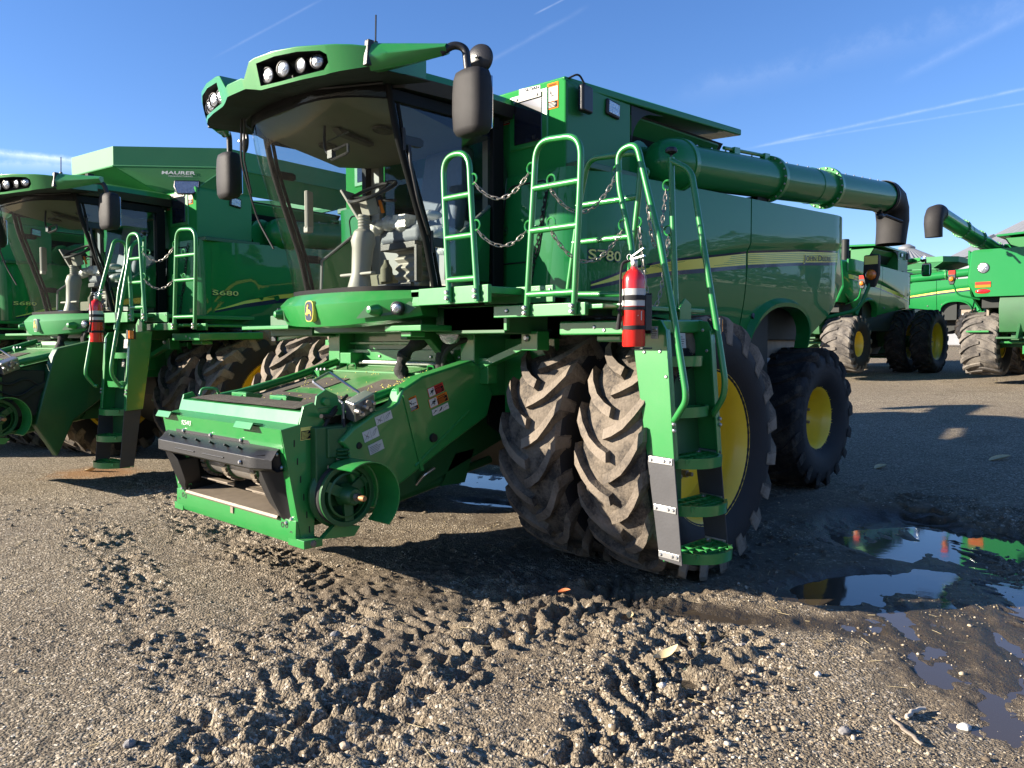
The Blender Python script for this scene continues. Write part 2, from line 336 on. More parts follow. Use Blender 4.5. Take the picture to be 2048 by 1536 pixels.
# ------------------------------------------------------------------ wheels
def make_wheel(name, parent, Rr, rw, W, nl, lh, dish, nuts, words, shoulder=.5, delta=.34, tm='tread'):
    e = empty(name, parent)
    Rt = Rr - lh; b = MB(); dr = Rt - rw
    half = [(rw - .012, .36), (rw + .005, .43), (rw + .05, .475), (rw + .3 * dr, .525), (rw + .6 * dr, .545), (rw + .8 * dr, .53), (Rt - .045, .50), (Rt - .012, .45), (Rt + .003, .3), (Rt + .012, .12)]
    prof = [(r, -x * W) for r, x in half] + [(Rt + .014, 0)] + [(r, x * W) for r, x in half[::-1]]
    b.lathe(prof, (0, 0, 0), (1, 0, 0), 72, 1)
    for i, f in enumerate(b.f):
        rr = sum(math.hypot(b.v[k][1], b.v[k][2]) for k in f) / 4
        if rr > Rt - .05: b.m[i] = 0
    rng = random.Random(3)
    for k in range(nl):
        for sg in (-1, 1):
            t0 = 2 * math.pi * (k + (.5 if sg > 0 else 0)) / nl
            st = [(-.03, .0, .034, .044), (.10, .12, .036, .046), (.26, .33, .040, .050), (.40, .62, .045, .055), (.5, .88, .050, .060), (.535, 1., .050, .060), (.55, 1.03, .04, .05)]
            rows = []
            for i, (x, tt, wt, wb) in enumerate(st):
                X = sg * x * W / .5 * shoulder; th = t0 + delta * (.72 * tt + .28 * tt * tt)
                rb = Rt - .02 if i < 4 else (Rt - .04 if i < 5 else (Rt - .075 if i < 6 else Rt - .14))
                rt = Rr - .012 * (abs(x) / .5) ** 2 + rng.uniform(-.003, .003)
                if i == 5: rt = Rr - .04
                if i == 6: rt = Rt - .13
                lean = .012
                rows.append([(X, rr * -math.cos(th + dth), rr * math.sin(th + dth)) for rr, dth in ((rb, -wb / Rr), (rt, (-wt - lean * 0) / Rr), (rt, wt / Rr), (rb, (wb + .01) / Rr))])
            if sg < 0: rows = [r[::-1] for r in rows]
            nf0 = len(b.f); b.grid(rows, 0)
            for q in range(nf0, len(b.f)):
                if (q - nf0) % 3 == 1: b.m[q] = 2
            b.add(rows[0], [(0, 1, 2, 3)], 0); b.add(rows[-1], [(3, 2, 1, 0)], 0)
    ty = b.build('tyre', [tm, 'side', 'lugf' if tm == 'tread' else tm], e, ang=28)
    # raised names round the outer wall
    if words:
        for wi, wd in enumerate(words):
            tb = MB()
            v, f = text_mesh(wd, False, .01); lo, hi = v.min(0), v.max(0); sz = .085
            v = (v - [(lo[0] + hi[0]) / 2, lo[1]]) / (hi[1] - lo[1]) * sz
            rb = rw + .55 * dr; a0 = (2.45 - wi * 1.9)
            pts = []
            for q in v:
                r_ = rb + q[1]; th = a0 - q[0] / rb * 1.35
                fr = min(1, max(0, (r_ - rw) / dr)); xs = np.interp(fr, [.05, .3, .6, .8, 1], [.47, .525, .545, .53, .47]) * W + .004
                pts.append((xs, -r_ * math.cos(th) * -1, r_ * math.sin(th)))
            tb.add(pts, [tuple(reversed(x)) for x in f])
            tb.build('raised_lettering', 'rubber', e)
    r = MB(); o = .44 * W
    pr = [(rw - .03, -o), (rw + .032, -o), (rw + .034, -o + .012), (rw - .008, -o + .03), (rw - .03, -.2 * W), (rw - .10, 0), (rw - .10, .1 * W), (rw - .055, .22 * W), (rw - .028, .33 * W), (rw - .006, o - .03), (rw + .034, o - .012), (rw + .032, o), (rw + .018, o + .002), (rw - .02, o - .028), (rw - .045, .31 * W), (rw - .075, .2 * W), (rw - .10, dish + .03), (rw - .115, dish + .004), (min(.3, rw - .13), dish), (.16, dish), (.15, dish + .05), (.10, dish + .07), (0, dish + .07)]
    r.lathe(pr, (0, 0, 0), (1, 0, 0), 56)
    ri = r.build('rim', 'yellow', e, ang=40)
    nb = MB()
    for k in range(nuts):
        t = 2 * math.pi * k / nuts; c = (dish + .004, .215 * math.cos(t), .215 * math.sin(t)); rr = .24 if nuts == 10 else .19
        c = (dish + .004, rr * math.cos(t), rr * math.sin(t))
        nb.lathe([(0, .09), (.017, .088), (.017, .045), (.030, .045), (.030, 0)], c, (1, 0, 0), 6)
    nb.build('wheel_nuts', 'worn', e)
    return e

# ------------------------------------------------------------------ small builders
def chain(name, a, b, sag, parent, n=None, m='chainm'):
    a, b = Vector(a), Vector(b); L = (a - b).length
    pts = [a.lerp(b, t) - Vector((0, 0, 4 * sag * t * (1 - t))) for t in [i / 60 for i in range(61)]]
    d = [0]
    for i in range(60): d.append(d[-1] + (pts[i + 1] - pts[i]).length)
    n = n or max(6, int(d[-1] / .036)); mb = MB(); ds = d[-1] / n
    def at(s):
        s = min(max(s, 0), d[-1] - 1e-6); i = max(k for k in range(61) if d[k] <= s); i = min(i, 59)
        return pts[i].lerp(pts[i + 1], (s - d[i]) / max(1e-6, d[i + 1] - d[i]))
    for k in range(n):
        p, q = at(k * ds), at((k + 1) * ds); t = (q - p).normalized(); c = (p + q) / 2
        u = t.cross(Vector((0, 1, 0)) if abs(t.y) < .9 else Vector((1, 0, 0))).normalized(); v = t.cross(u)
        ang = (k % 2) * math.pi / 2 + .5; sd = u * math.cos(ang) + v * math.sin(ang)
        ln = ds / 2 + .008; hw = .0105; ring = []
        for (cx, a0) in ((1, -90), (-1, 90)):
            for j in range(5):
                aa = R(a0 + 45 * j); ring.append(c + t * (cx * (ln - hw) + math.cos(aa) * hw) + sd * math.sin(aa) * hw)
        mb.tube(ring, .0036, 5, closed=True)
    return mb.build(name, m, parent, ang=60)
def ring_pts(c, u, v, r, n=14):
    c, u, v = Vector(c), Vector(u), Vector(v); return [c + (u * math.cos(2 * math.pi * k / n) + v * math.sin(2 * math.pi * k / n)) * r for k in range(n)]
def decal(name, o, ux, uy, wd, ht, parent, kind):
    """safety decals: frame, picture panel and rows of fine print"""
    o, ux, uy = Vector(o), Vector(ux).normalized(), Vector(uy).normalized(); n = ux.cross(uy).normalized(); mb = MB()
    def q(x0, x1, y0, y1, m, h):
        mb.add([o + ux * (x * wd) + uy * (y * ht) + n * h for x, y in ((x0, y0), (x1, y0), (x1, y1), (x0, y1))], [(0, 1, 2, 3)], m)
    def stroke(pts, t, m=2, h=.0022):
        P = [o + ux * (x * wd) + uy * (y * ht) + n * h for x, y in pts]
        for a, b in zip(P, P[1:]):
            d = (b - a).normalized().cross(n) * t; mb.add([a - d, b - d, b + d, a + d], [(0, 1, 2, 3)], m)
    mats = ['orange_d', 'white', 'blackd', 'red_d', 'dyellow', 'label']
    if kind in ('warn_tall', 'danger_tall'):
        b = 0 if kind == 'warn_tall' else 3
        q(0, 1, 0, 1, b, .001); q(.06, .94, .30, .84, 1, .0016); q(.06, .94, .04, .28, 2, .0016)
        for k in range(4): q(.12, .12 + .7 * (.8 + .2 * ((k * 7) % 3) / 2), .07 + k * .052, .09 + k * .052, 1, .0022)
        stroke([(.25, .72), (.35, .6), (.45, .55), (.40, .45)], wd * .03); stroke([(.2, .6), (.35, .6), (.5, .72)], wd * .02); stroke([(.42, .5), (.62, .52), (.85, .5)], wd * .02); stroke([(.62, .52), (.62, .38)], wd * .02)
        for k in range(7): q(.16 + k * .1, .22 + k * .1, .88, .95, 2, .002)
    elif kind in ('warn_wide', 'danger_wide'):
        b = 0 if kind == 'warn_wide' else 3
        q(0, 1, 0, 1, b, .001); q(.03, .42, .05, .95, 1, .0016); q(.44, .97, .05, .68, 2, .0016)
        for k in range(6): q(.48, .48 + .45 * (.7 + .3 * ((k * 5) % 4) / 3), .10 + k * .092, .14 + k * .092, b, .0022)
        for k in range(6): q(.5 + k * .07, .55 + k * .07, .76, .88, 2, .002)
        stroke([(.08, .3), (.2, .5), (.34, .85), (.38, .6), (.26, .42), (.12, .42)], wd * .012); stroke([(.2, .2), (.3, .32), (.2, .4)], wd * .01); q(.17, .33, .48, .66, 2, .0021)
    elif kind == 'picto':
        q(0, 1, 0, 1, 1, .001); q(.495, .505, .04, .96, 2, .0016)
        stroke([(.08, .2), (.4, .8)], wd * .008); stroke([(.08, .75), (.4, .25)], wd * .008); stroke([(.58, .3), (.72, .35), (.92, .8), (.75, .7), (.6, .42)], wd * .008); stroke([(.15, .5), (.3, .45), (.25, .2)], wd * .012)
    elif kind == 'picto3':
        q(0, 1, 0, 1, 1, .001)
        for k in (1, 2): q(k / 3 - .004, k / 3 + .004, .05, .95, 2, .0016)
        stroke([(.05, .3), (.2, .6), (.27, .6)], wd * .012); q(.17, .26, .5, .7, 2, .002); stroke([(.4, .25), (.5, .5), (.6, .8), (.58, .5), (.47, .3)], wd * .016); stroke([(.72, .4), (.85, .6), (.95, .55)], wd * .008)
    elif kind == 'caution':
        q(0, 1, 0, 1, 4, .001); q(.05, .95, .05, .72, 2, .0016)
        for k in range(6): q(.1, .1 + .75 * (.7 + .3 * ((k * 5) % 4) / 3), .12 + k * .095, .16 + k * .095, 4, .0022)
    elif kind == 'print':
        q(0, 1, 0, 1, 5, .001)
        for k in range(5): q(.08, .08 + .8 * (.7 + .3 * ((k * 5) % 4) / 3), .12 + k * .15, .16 + k * .15, 2, .0016)
    elif kind == 'dark_print':
        q(0, 1, 0, 1, 2, .001); q(.1, .9, .78, .96, 4, .0016)
        for k in range(7): q(.15, .15 + .7 * (.6 + .4 * ((k * 5) % 4) / 3), .05 + k * .1, .09 + k * .1, 5, .0016)
    return mb.build(name, mats, parent)
def work_lamp(c, d, r, parent, name='work_lamp', can='black', depth=.07):
    c, d = Vector(c), Vector(d).normalized(); b = MB()
    b.lathe([(0, -depth), (r * .75, -depth), (r * 1.08, -.02), (r * 1.1, .004), (r * .98, .006)], c, d, 24)
    o = b.build(name, can, parent)
    l = MB(); l.lathe([(0, .008), (r * .6, .005), (r * .99, -.002)], c, d, 24); l.build('lamp_lens', 'lens', o); return o
# ------------------------------------------------------------------ combine harvester (own frame: x to its left, -y forward, z up, axle at y=0)
def wheels(root):
    f = make_wheel('drive_wheel', root, .968, .555, .52, 20, .066, -.06, 10, ['GOODYEAR'])
    f.location = (2.29, 0, .955)
    for x, fl in ((1.55, 1), (-1.55, -1), (-2.29, -1)):
        c = copy_tree(f, root); c.location = (x, 0, .955); c.scale = (fl, 1, 1); c.rotation_euler = (.13 if abs(x) < 2 else .05, 0, 0)
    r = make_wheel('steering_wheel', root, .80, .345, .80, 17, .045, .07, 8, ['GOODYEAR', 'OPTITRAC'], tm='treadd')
    r.location = (1.30, 3.78, .872); r.rotation_euler = (.4, 0, 0)
    c = copy_tree(r, root); c.location = (-1.30, 3.78, .872); c.scale = (-1, 1, 1)

def chassis(root):
    b = MB()
    for s in (-1, 1):
        b.box(s * .55 - .09, s * .55 + .09, -.5, 4.3, .95, 1.25)
        b.lathe([(0, 0), (.24, 0), (.26, .12), (.22, .3), (.17, .42), (.17, 1.5)], (s * 2.1, 0, .955), (-s, 0, 0), 24)
        b.box(s * .95 - .22, s * .95 + .22, -.3, .3, 1.0, 1.8)
        b.lathe([(0, 0), (.12, 0), (.14, .1), (.1, .2), (.09, .7)], (s * 1.1, 3.78, .875), (-s, 0, 0), 18)
        b.box(s * .9 - .1, s * .9 + .1, 3.65, 3.9, .8, 1.5)
    b.box(-.95, .95, -.16, .16, .8, 1.12); b.box(-1.0, 1.0, 3.68, 3.88, .78, .98)
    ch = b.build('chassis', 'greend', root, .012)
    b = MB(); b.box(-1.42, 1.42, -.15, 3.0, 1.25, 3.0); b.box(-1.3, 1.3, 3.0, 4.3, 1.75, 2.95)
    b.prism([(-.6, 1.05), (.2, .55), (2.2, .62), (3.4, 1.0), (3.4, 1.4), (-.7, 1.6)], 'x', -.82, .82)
    b.build('separator_housing', 'dark', root, .01)  # core coloured near-black to paint the shade inside the wheel wells
    # body wall behind the rear wheel arch, under the side panel
    b = MB(); b.box(1.18, 1.24, 3.0, 4.1, 1.2, 2.1); b.box(-1.24, -1.18, 3.0, 4.1, 1.2, 2.1); b.build('inner_wall', 'worn', root, .008)
    decal('safety_decal', (1.245, 3.20, 1.44), (0, 1, 0), (0, 0, 1), .22, .11, root, 'picto')
    # front of the separator seen under the cab
    b = MB(); b.box(-.82, .82, -.78, -.6, 1.62, 1.98); b.box(-.98, -.80, -.95, -.55, 1.40, 1.98); b.box(.86, 1.02, -.95, -.55, 1.30, 1.98)
    b.box(-.80, .86, -.86, -.78, 1.56, 1.66); b.box(-.80, .86, -.84, -.78, 1.70, 1.73)
    b.box(-.72, -.55, -1.0, -.86, 1.53, 1.63); b.box(1.02, 1.55, -.62, -.56, .78, 1.75); b.box(-1.55, -1.0, -.62, -.56, .78, 1.75)
    f = b.build('feeder_opening_frame', 'green', root, .008)
    b = MB()
    for x in (-.66, -.3, .05, .4, .75): b.bolt((x, -.865, 1.60), (0, -1, 0), .014)
    b.tube([(-.8, -.90, 1.545), (.86, -.90, 1.545)], .018, 8); b.build('hinge_rod', 'zinc', f)
    # cab mount and front cross member, brace on the left
    b = MB(); b.box(-.75, .75, -1.25, -.75, 1.80, 1.99); b.box(.86, 1.6, -1.2, -.75, 1.78, 1.98); b.box(-1.6, -.86, -1.2, -.75, 1.78, 1.98)
    b.prism([(-1.35, 1.80), (-1.05, 1.80), (-.8, 1.52), (-.86, 1.5), (-1.12, 1.74), (-1.35, 1.74)], 'x', .62, .70)
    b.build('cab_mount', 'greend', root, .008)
    b = MB(); b.obox((1.28, -.87, 1.62), (.50, 0, .165), (0, 1, 0), (-.165, 0, .5), .37, .04, .028); b.box(1.5, 1.66, -.93, -.8, 1.66, 1.80); b.box(1.0, 1.12, -.90, -.8, 1.40, 1.60)
    br = b.build('brace', 'green', root, .006); m2 = MB(); m2.bolt((1.56, -.935, 1.75), (0, -1, 0), .026, .02); m2.build('bolt', 'zinc', br)
    b = MB(); b.lathe([(0, .02), (.05, .018), (.085, .004), (.09, -.03), (0, -.03)], (.92, -1.12, 1.79), (.35, -1, -.1), 24); o = b.build('belly_lamp', 'lens', root); o.scale = (1, 1, 1)
    # right-hand step board and left-hand tab under the nose
    b = MB(); b.box(-1.75, -.90, -1.42, -1.1, 1.84, 1.875); b.prism([(-1.60, 1.735), (-.8, 1.80), (-.8, 1.84), (-1.60, 1.775)], 'y', -1.14, -1.10); b.box(-1.66, -1.58, -1.16, -1.08, 1.73, 1.78, 1)
    b.build('step_board', ['green', 'black'], root, .008)
    b = MB(); b.box(.62, 1.05, -1.5, -1.2, 1.80, 1.845); b.box(.74, .86, -1.44, -1.3, 1.76, 1.80); b.build('bracket', 'green', root, .008)

SIDE_X = lambda z, zl: float(np.interp(z, [1.6, 1.9, 2.15, 2.35, zl - .085, zl - .005, zl + .01, 3.3], [1.47, 1.55, 1.595, 1.613, 1.613, 1.655, 1.658, 1.655]))
LIP = lambda y: float(np.interp(y, [-.4, .1, .64, 1.24, 2.15, 3.23, 4.45], [2.26, 2.30, 2.385, 2.525, 2.69, 2.79, 2.885]))
def side_bottom(y):
    zb = float(np.interp(y, [-.4, .2, 1.4, 2.1, 2.3, 3.66, 3.78, 4.35, 4.56, 4.7], [2.0, 1.95, 1.81, 1.72, 1.68, 1.68, 1.80, 2.17, 2.36, 2.5]))
    t = (y - 2.99) / .68
    if abs(t) < 1: zb = max(zb, 1.68 + .44 * (1 - abs(t) ** 2.4) ** .5)
    return zb
def side_surface(y, z):
    zl = LIP(y); x = SIDE_X(z, zl); fade = min(1, max(0, (y + .1) / 1.2))
    return x + (1 - fade) * max(0, 1.65 - x) * .9 * (z > 1.95) - max(0, y - 4.1) ** 2 * .5 - max(0, .05 - y) ** 2 * .55
def side_lettering(s, sgn, y0, z0, wd, ht, h, m, parent, name, sc=False, bold=0., slope=0.):
    v, f = text_mesh(s, sc, bold); lo, hi = v.min(0), v.max(0); v = (v - lo) / (hi - lo); b = MB(); pts = []
    for p in v:
        y = y0 + sgn * p[0] * wd; z = z0 + p[1] * ht + slope * p[0] * wd; pts.append((sgn * (side_surface(y, z) + h), y, z))
    b.add(pts, f); return b.build(name, m, parent)
def side_panels(root, model, new):
    top = lambda y: float(np.interp(y, [-.4, 4.4, 4.6], [3.04, 3.193, 3.15]))
    def skin(y0, y1, n):
        b = MB(); rows = []
        for i in range(n + 1):
            y = y0 + (y1 - y0) * i / n; zb, zt, zl = side_bottom(y), top(y), LIP(y)
            zs = sorted(([zb] + [zb + (max(zl - .085, zb + .02) - zb) * k / 7 for k in range(1, 8)] + [zl - .045, zl - .005, zl + .006] + [zl + .01 + (zt - zl - .01) * k / 4 for k in range(1, 5)]))
            r = [(side_surface(y, z), y, z) for z in zs]
            rows.append(r)
        inner = [[(x - .045, y, z) for x, y, z in r] for r in rows]
        b.grid([r[::-1] for r in rows]); b.grid(inner)
        # returned edges
        for k in (0, -1):
            e = [rows[i][k] for i in range(n + 1)]; f = [inner[i][k] for i in range(n + 1)]
            b.grid([e, f] if k == 0 else [f, e])
        b.grid([rows[0], inner[0]]); b.grid([inner[-1], rows[-1]]); return b
    outs = {}
    for sgn in (1, -1):
        for nm, y0, y1, n in (('front_side_panel', -.36, 2.145, 40), ('rear_side_panel', 2.165, 4.45, 60)):
            b = skin(y0, y1, n)
            o = (b if sgn > 0 else b.mirrorx()).build(nm, 'panel', root, ang=28); outs[(nm, sgn)] = o
            # stripe: pale yellow band between dark blue lines
            ty = [-.26, .17, .7, 1.3, 2.22, 3.32, 4.40]; tt = [2.165, 2.30, 2.405, 2.482, 2.603, 2.705, 2.775]; tb = [2.155, 2.245, 2.325, 2.39, 2.49, 2.588, 2.668]; nb = [2.13, 2.21, 2.29, 2.35, 2.455, 2.555, 2.632]
            if not new: tb = [z + (t - z) * .30 for z, t in zip(tb, tt)]
            def strip(nm2, lo, hi, h, m, ya, yb):
                bb = MB(); r1, r2 = [], []
                for i in range(41):
                    y = ya + (yb - ya) * i / 40; z1, z2 = np.interp(y, ty, lo), np.interp(y, ty, hi)
                    X = lambda z: side_surface(y, z) + h
                    r1.append((X(z1), y, z1)); r2.append((X(z2), y, z2))
                bb.grid([r2, r1]); (bb if sgn > 0 else bb.mirrorx()).build(nm2, m, o)
            a, c = max(y0 + .01, -.25), min(y1 - .01, 4.40)
            strip('stripe', tb, tt, .003, 'stripe', a, c)
            strip('stripe_edge', nb, tb, .003, 'navy', a, c)
            if new:
                strip('stripe_edge', tt, [z + .022 for z in tt], .003, 'navy', a, c)
                for k in range(1, 6):
                    f = k / 6.; lo = [q + (p - q) * f for p, q in zip(tt, tb)]
                    strip('stripe_line', lo, [z + .004 for z in lo], .005, 'faded', max(a, .3), c)
        f, r = outs[('front_side_panel', sgn)], outs[('rear_side_panel', sgn)]
        y0 = -.285 if sgn > 0 else .06
        side_lettering(model, sgn, y0 - .010 * sgn, 2.352, .35 if new else .36, .094 if new else .076, .003, 'navy', f, 'model_lettering', bold=.05)
        side_lettering(model, sgn, y0, 2.36, .33 if new else .345, .08 if new else .062, .006, 'dyellow', f, 'model_lettering', bold=.012)
        if new:
            y1 = 3.40 if sgn > 0 else 4.10
            side_lettering('John Deere', sgn, y1 - .01 * sgn, 2.578 if sgn > 0 else 2.622, .72, .108, .006, 'stripe', r, 'maker_lettering', True, .035, .062 * sgn)
            side_lettering('John Deere', sgn, y1, 2.59 if sgn > 0 else 2.634, .70, .088, .009, 'navy', r, 'maker_lettering', True, .006, .062 * sgn)
        b = MB()
        for (y, z) in ((1.75, 1.94), (2.38, 1.99)): b.lathe([(0, .012), (.03, .012), (.036, 0)], (SIDE_X(z, 2.6) * sgn + .002 * sgn, y, z), (sgn, 0, .2), 16)
        b.build('panel_latch', 'black', f)
        # flared wheel-arch trim
        b = MB(); r1, r2, r3 = [], [], []
        for i in range(41):
            t = -1 + 2 * i / 40; y = 2.99 + .68 * t; z = 1.68 + .44 * (1 - abs(t) ** 2.4) ** .5; x = SIDE_X(z, 2.7)
            k = Vector((0, t * .5, 1)).normalized()
            r1.append((sgn * (x + .002), y + k.y * .075, z + k.z * .075)); r2.append((sgn * (x + .075), y + k.y * .02, z + k.z * .02)); r3.append((sgn * (x + .065), y - k.y * .015, z - k.z * .02))
        b.grid([r1, r2, r3]); b.grid([r3, [(p[0] - .16 * sgn, p[1], p[2]) for p in r3]]); b.build('wheel_arch_trim', 'panel', r, ang=50)
    # tail: hood, lamps, chopper
    b = MB()
    sec = [(-1.60, 2.42), (-1.55, 3.12), (-1.45, 3.17), (1.45, 3.17), (1.55, 3.12), (1.60, 2.42), (1.42, 2.02), (-1.42, 2.02)]
    rows = [[(x * sx, y, z) for x, z in sec] for y, sx in ((4.05, 1.0), (4.42, 1.0), (4.60, .97), (4.62, .94))]
    b.grid([r[::-1] for r in rows], cv=True); b.add(rows[-1], [tuple(range(8))])
    t = b.build('tail_hood', 'panel', root, .02, ang=30)
    for s in (-1, 1):
        work_lamp((s * 1.2, 4.63, 2.72), (0, 1, 0), .12, t, 'tail_work_lamp', depth=.03)
        b = MB(); b.box(s * 1.2 - .17, s * 1.2 + .17, 4.622, 4.634, 2.31, 2.38, 0); b.box(s * 1.2 - .17, s * 1.2 + .17, 4.622, 4.634, 2.25, 2.31, 1); b.build('reflector', ['red_d', 'orange_d'], t)
        b = MB(); b.ball((s * 1.2, 4.62, 2.15), .17, .03, .06); b.build('tail_lamp', 'redlens', t)
    b = MB(); b.box(-.62, -.30, 4.623, 4.63, 2.12, 2.19); b.build('plain_sticker', 'label', t)
    b = MB(); b.prism([(3.6, 1.1), (4.5, 1.15), (4.6, 1.75), (4.5, 2.1), (3.6, 2.1)], 'x', -.85, .85); b.box(-.8, .8, 4.45, 5.0, .98, 1.03); b.prism([(4.5, 1.0), (5.15, .98), (4.9, 1.35)], 'x', .3, .36); b.prism([(4.5, 1.0), (5.15, .98), (4.9, 1.35)], 'x', -.36, -.30)
    b.build('straw_chopper', 'greend', root, .012)
    b = MB(); b.box(-.30, .30, 4.2, 4.7, .62, .82); b.tube([(-1.25, 4.3, .9), (1.25, 4.3, .9)], .035, 8); b.build('tow_hitch', 'green', root, .01)
    b = MB(); b.box(1.05, 1.55, 4.45, 4.62, 1.15, 1.19); b.build('tail_step', 'green', root)
    # engine deck behind the tank
    b = MB(); b.box(-1.5, 1.5, 2.05, 4.2, 2.98, 3.05); b.box(-.9, .6, 2.4, 3.6, 3.05, 3.22); b.lathe([(0, .9), (.10, .9), (.11, .88), (.11, 0)], (-.9, 3.0, 3.0), (0, 0, 1), 20)
    b.tube([(1.35, 2.75, 3.05), (1.35, 2.78, 3.24), (1.35, 2.95, 3.26), (1.35, 3.0, 3.08)], .03, 8); b.box(1.15, 1.5, 2.45, 2.7, 3.05, 3.17)
    b.build('engine_deck', 'dark', root, .012)
    # marker lamps on swan-neck arms
    for s in (-1, 1):
        b = MB(); b.tube(fillet([(s * 1.40, 4.1, 1.98), (s * 1.85, 4.35, 2.10), (s * 1.95, 4.42, 2.42)], .12), .022, 10)
        a = b.build('lamp_arm', 'panel', root)
        b = MB(); b.prism([(-.09, .17), (.09, .17), (.095, -.06), (.05, -.20), (-.05, -.20), (-.095, -.06)], 'y', -.025, .025); o = b.build('marker_board', 'black', a, .02); o.location = (s * 1.96, 4.42, 2.56)
        b = MB(); b.box(-.075, .075, -.029, -.0255, .06, .155, 0); b.box(-.075, .075, .0255, .029, .06, .155, 1); q = b.build('reflector', ['dyellow', 'red_d'], a); q.location = o.location
        b = MB(); b.lathe([(0, .05), (.04, .045), (.06, .02), (.062, 0)], (0, -.025, -.06), (0, -1, 0), 20); b.lathe([(0, .05), (.04, .045), (.06, .02), (.062, 0)], (0, .025, -.06), (0, 1, 0), 20); q = b.build('amber_lamp', 'amber', a); q.location = o.location

def grain_tank(root, new):
    b = MB()
    tw = [(.69, 3.76), (1.44, 3.755), (1.475, 3.72), (1.475, 3.05), (.84, 3.05), (.75, 3.4), (.70, 3.6)]
    for s in (1, -1):
        pl = [(x * s, z) for x, z in tw]; b.prism(pl if s < 0 else pl[::-1], 'y', -.41, .43)
        b.prism([(s * 1.475, 3.05), (s * 1.475, 3.1), (s * 1.12, 3.32), (s * 1.36, 3.66), (s * 1.36, 3.70), (s * .6, 3.70), (s * .6, 3.05)][::(-1 if s > 0 else 1)], 'y', .43, 2.05)
    b.box(-.70, .70, -.12, 2.05, 3.05, 3.74)
    for i, f in enumerate(b.f):
        if sum(b.v[k][1] for k in f) / len(f) < -.40: b.m[i] = 1
    t = b.build('grain_tank', ['tank' if new else 'faded', 'tankf'], root, .022, ang=30)
    if new:
        b = MB()   # folded covers overhanging the tank
        for s in (1, -1):
            o = [(s * .62, -.405, 3.765), (s * 1.455, -.40, 3.762), (s * 1.50, .45, 3.765), (s * 1.56, 2.12, 3.80), (s * .62, 2.12, 3.84)]
            lo = [(x, y, z - .06) for x, y, z in o]; k = 1 if s > 0 else -1
            f = [tuple(range(5))[::k], tuple(range(9, 4, -1))[::k]] + [((i, i + 5, (i + 1) % 5 + 5, (i + 1) % 5))[::k] for i in range(5)]
            b.add(o + lo, f)
        b.box(-.62, .62, -.1, 2.12, 3.80, 3.84)
        b.build('tank_cover', 'panel', t, .012)
        b = MB()
        for s in (1, -1):   # rounded mouth of the auger recess
            pts = [(s * 1.478, .43 + .32 * (1 - math.cos(a)), 3.36 + .32 * math.sin(a)) for a in [math.pi / 2 * k / 8 for k in range(9)]]
            b.add([(s * 1.478, .425, 3.70)] + pts + [(s * 1.478, .9, 3.70)], [tuple(range(11))[::(1 if s < 0 else -1)]])
        b.build('recess_corner', 'dark', t)
    # dark sheet over the tank wall: shade of the auger recess painted in
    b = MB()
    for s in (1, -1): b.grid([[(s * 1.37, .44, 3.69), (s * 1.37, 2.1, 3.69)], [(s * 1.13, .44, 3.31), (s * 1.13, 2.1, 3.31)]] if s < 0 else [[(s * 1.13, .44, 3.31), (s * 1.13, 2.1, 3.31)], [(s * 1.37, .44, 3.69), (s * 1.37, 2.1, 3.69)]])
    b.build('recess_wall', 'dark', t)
    # window, door frames and stickers on both front towers
    for s in (1, -1):
        x0, x1 = (.93, 1.25) if s > 0 else (-1.25, -.93)
        fr = MB(); fr.prism([(x0 - .05, 3.27), (x1 + .05, 3.27), (x1 + .05, 3.71), (x0 - .05, 3.71)], 'y', -.424, -.40); o = fr.build('window_frame', 'green', t, .012)
        g = MB(); g.prism([(x0 + .01, 3.31), (x1 - .01, 3.31), (x1 - .01, 3.64), (x0 + .01, 3.64)], 'y', -.430, -.42); g.build('tank_window', 'smoked', t, .004)
        h = MB(); h.box(x0 + .01, x1 - .01, -.436, -.428, 3.645, 3.685); h.bolt((x0 + .05, -.436, 3.665), (0, -1, 0), .011); h.bolt((x1 - .05, -.436, 3.665), (0, -1, 0), .011); h.box(x1 - .1, x1 - .075, -.44, -.428, 3.325, 3.36, 1); h.build('hinge_strip', ['beige', 'black'], t)
        st = MB(); a0 = 1.0 * s - (.02 if s > 0 else .21)
        st.add([(a0, -.4125, 3.70), (a0 + .23, -.4125, 3.688), (a0 + .23, -.4125, 3.742), (a0, -.4125, 3.755)], [(0, 1, 2, 3)]); sk = st.build('dealer_sticker', 'white', t)
        lettering('SLOAN', (a0 + .07, -.4155, 3.722), (1, 0, -.04), (0, 0, 1), .15, .024, 'blackd', sk, 'dealer_lettering', bold=.01)
        lettering('IMPLEMENT', (a0 + .07, -.4155, 3.703), (1, 0, -.04), (0, 0, 1), .15, .013, 'label', sk, 'dealer_lettering')
        st = MB(); st.add([(a0 + .02, -.4155, 3.725), (a0 + .036, -.4155, 3.70), (a0 + .036, -.4155, 3.75)], [(0, 1, 2)]); st.add([(a0 + .06, -.4155, 3.725), (a0 + .044, -.4155, 3.75), (a0 + .044, -.4155, 3.70)], [(0, 1, 2)]); st.build('dealer_mark', 'green', sk)
        xx = .80 if s > 0 else -.90
        decal('safety_decal', (xx, -.4125, 3.50), (1, 0, 0), (0, 0, 1), .10, .20, t, 'danger_tall')
        xx = 1.285 if s > 0 else -1.40
        decal('safety_decal', (xx, -.4125, 3.53), (1, 0, 0), (0, 0, 1), .115, .20, t, 'warn_tall')
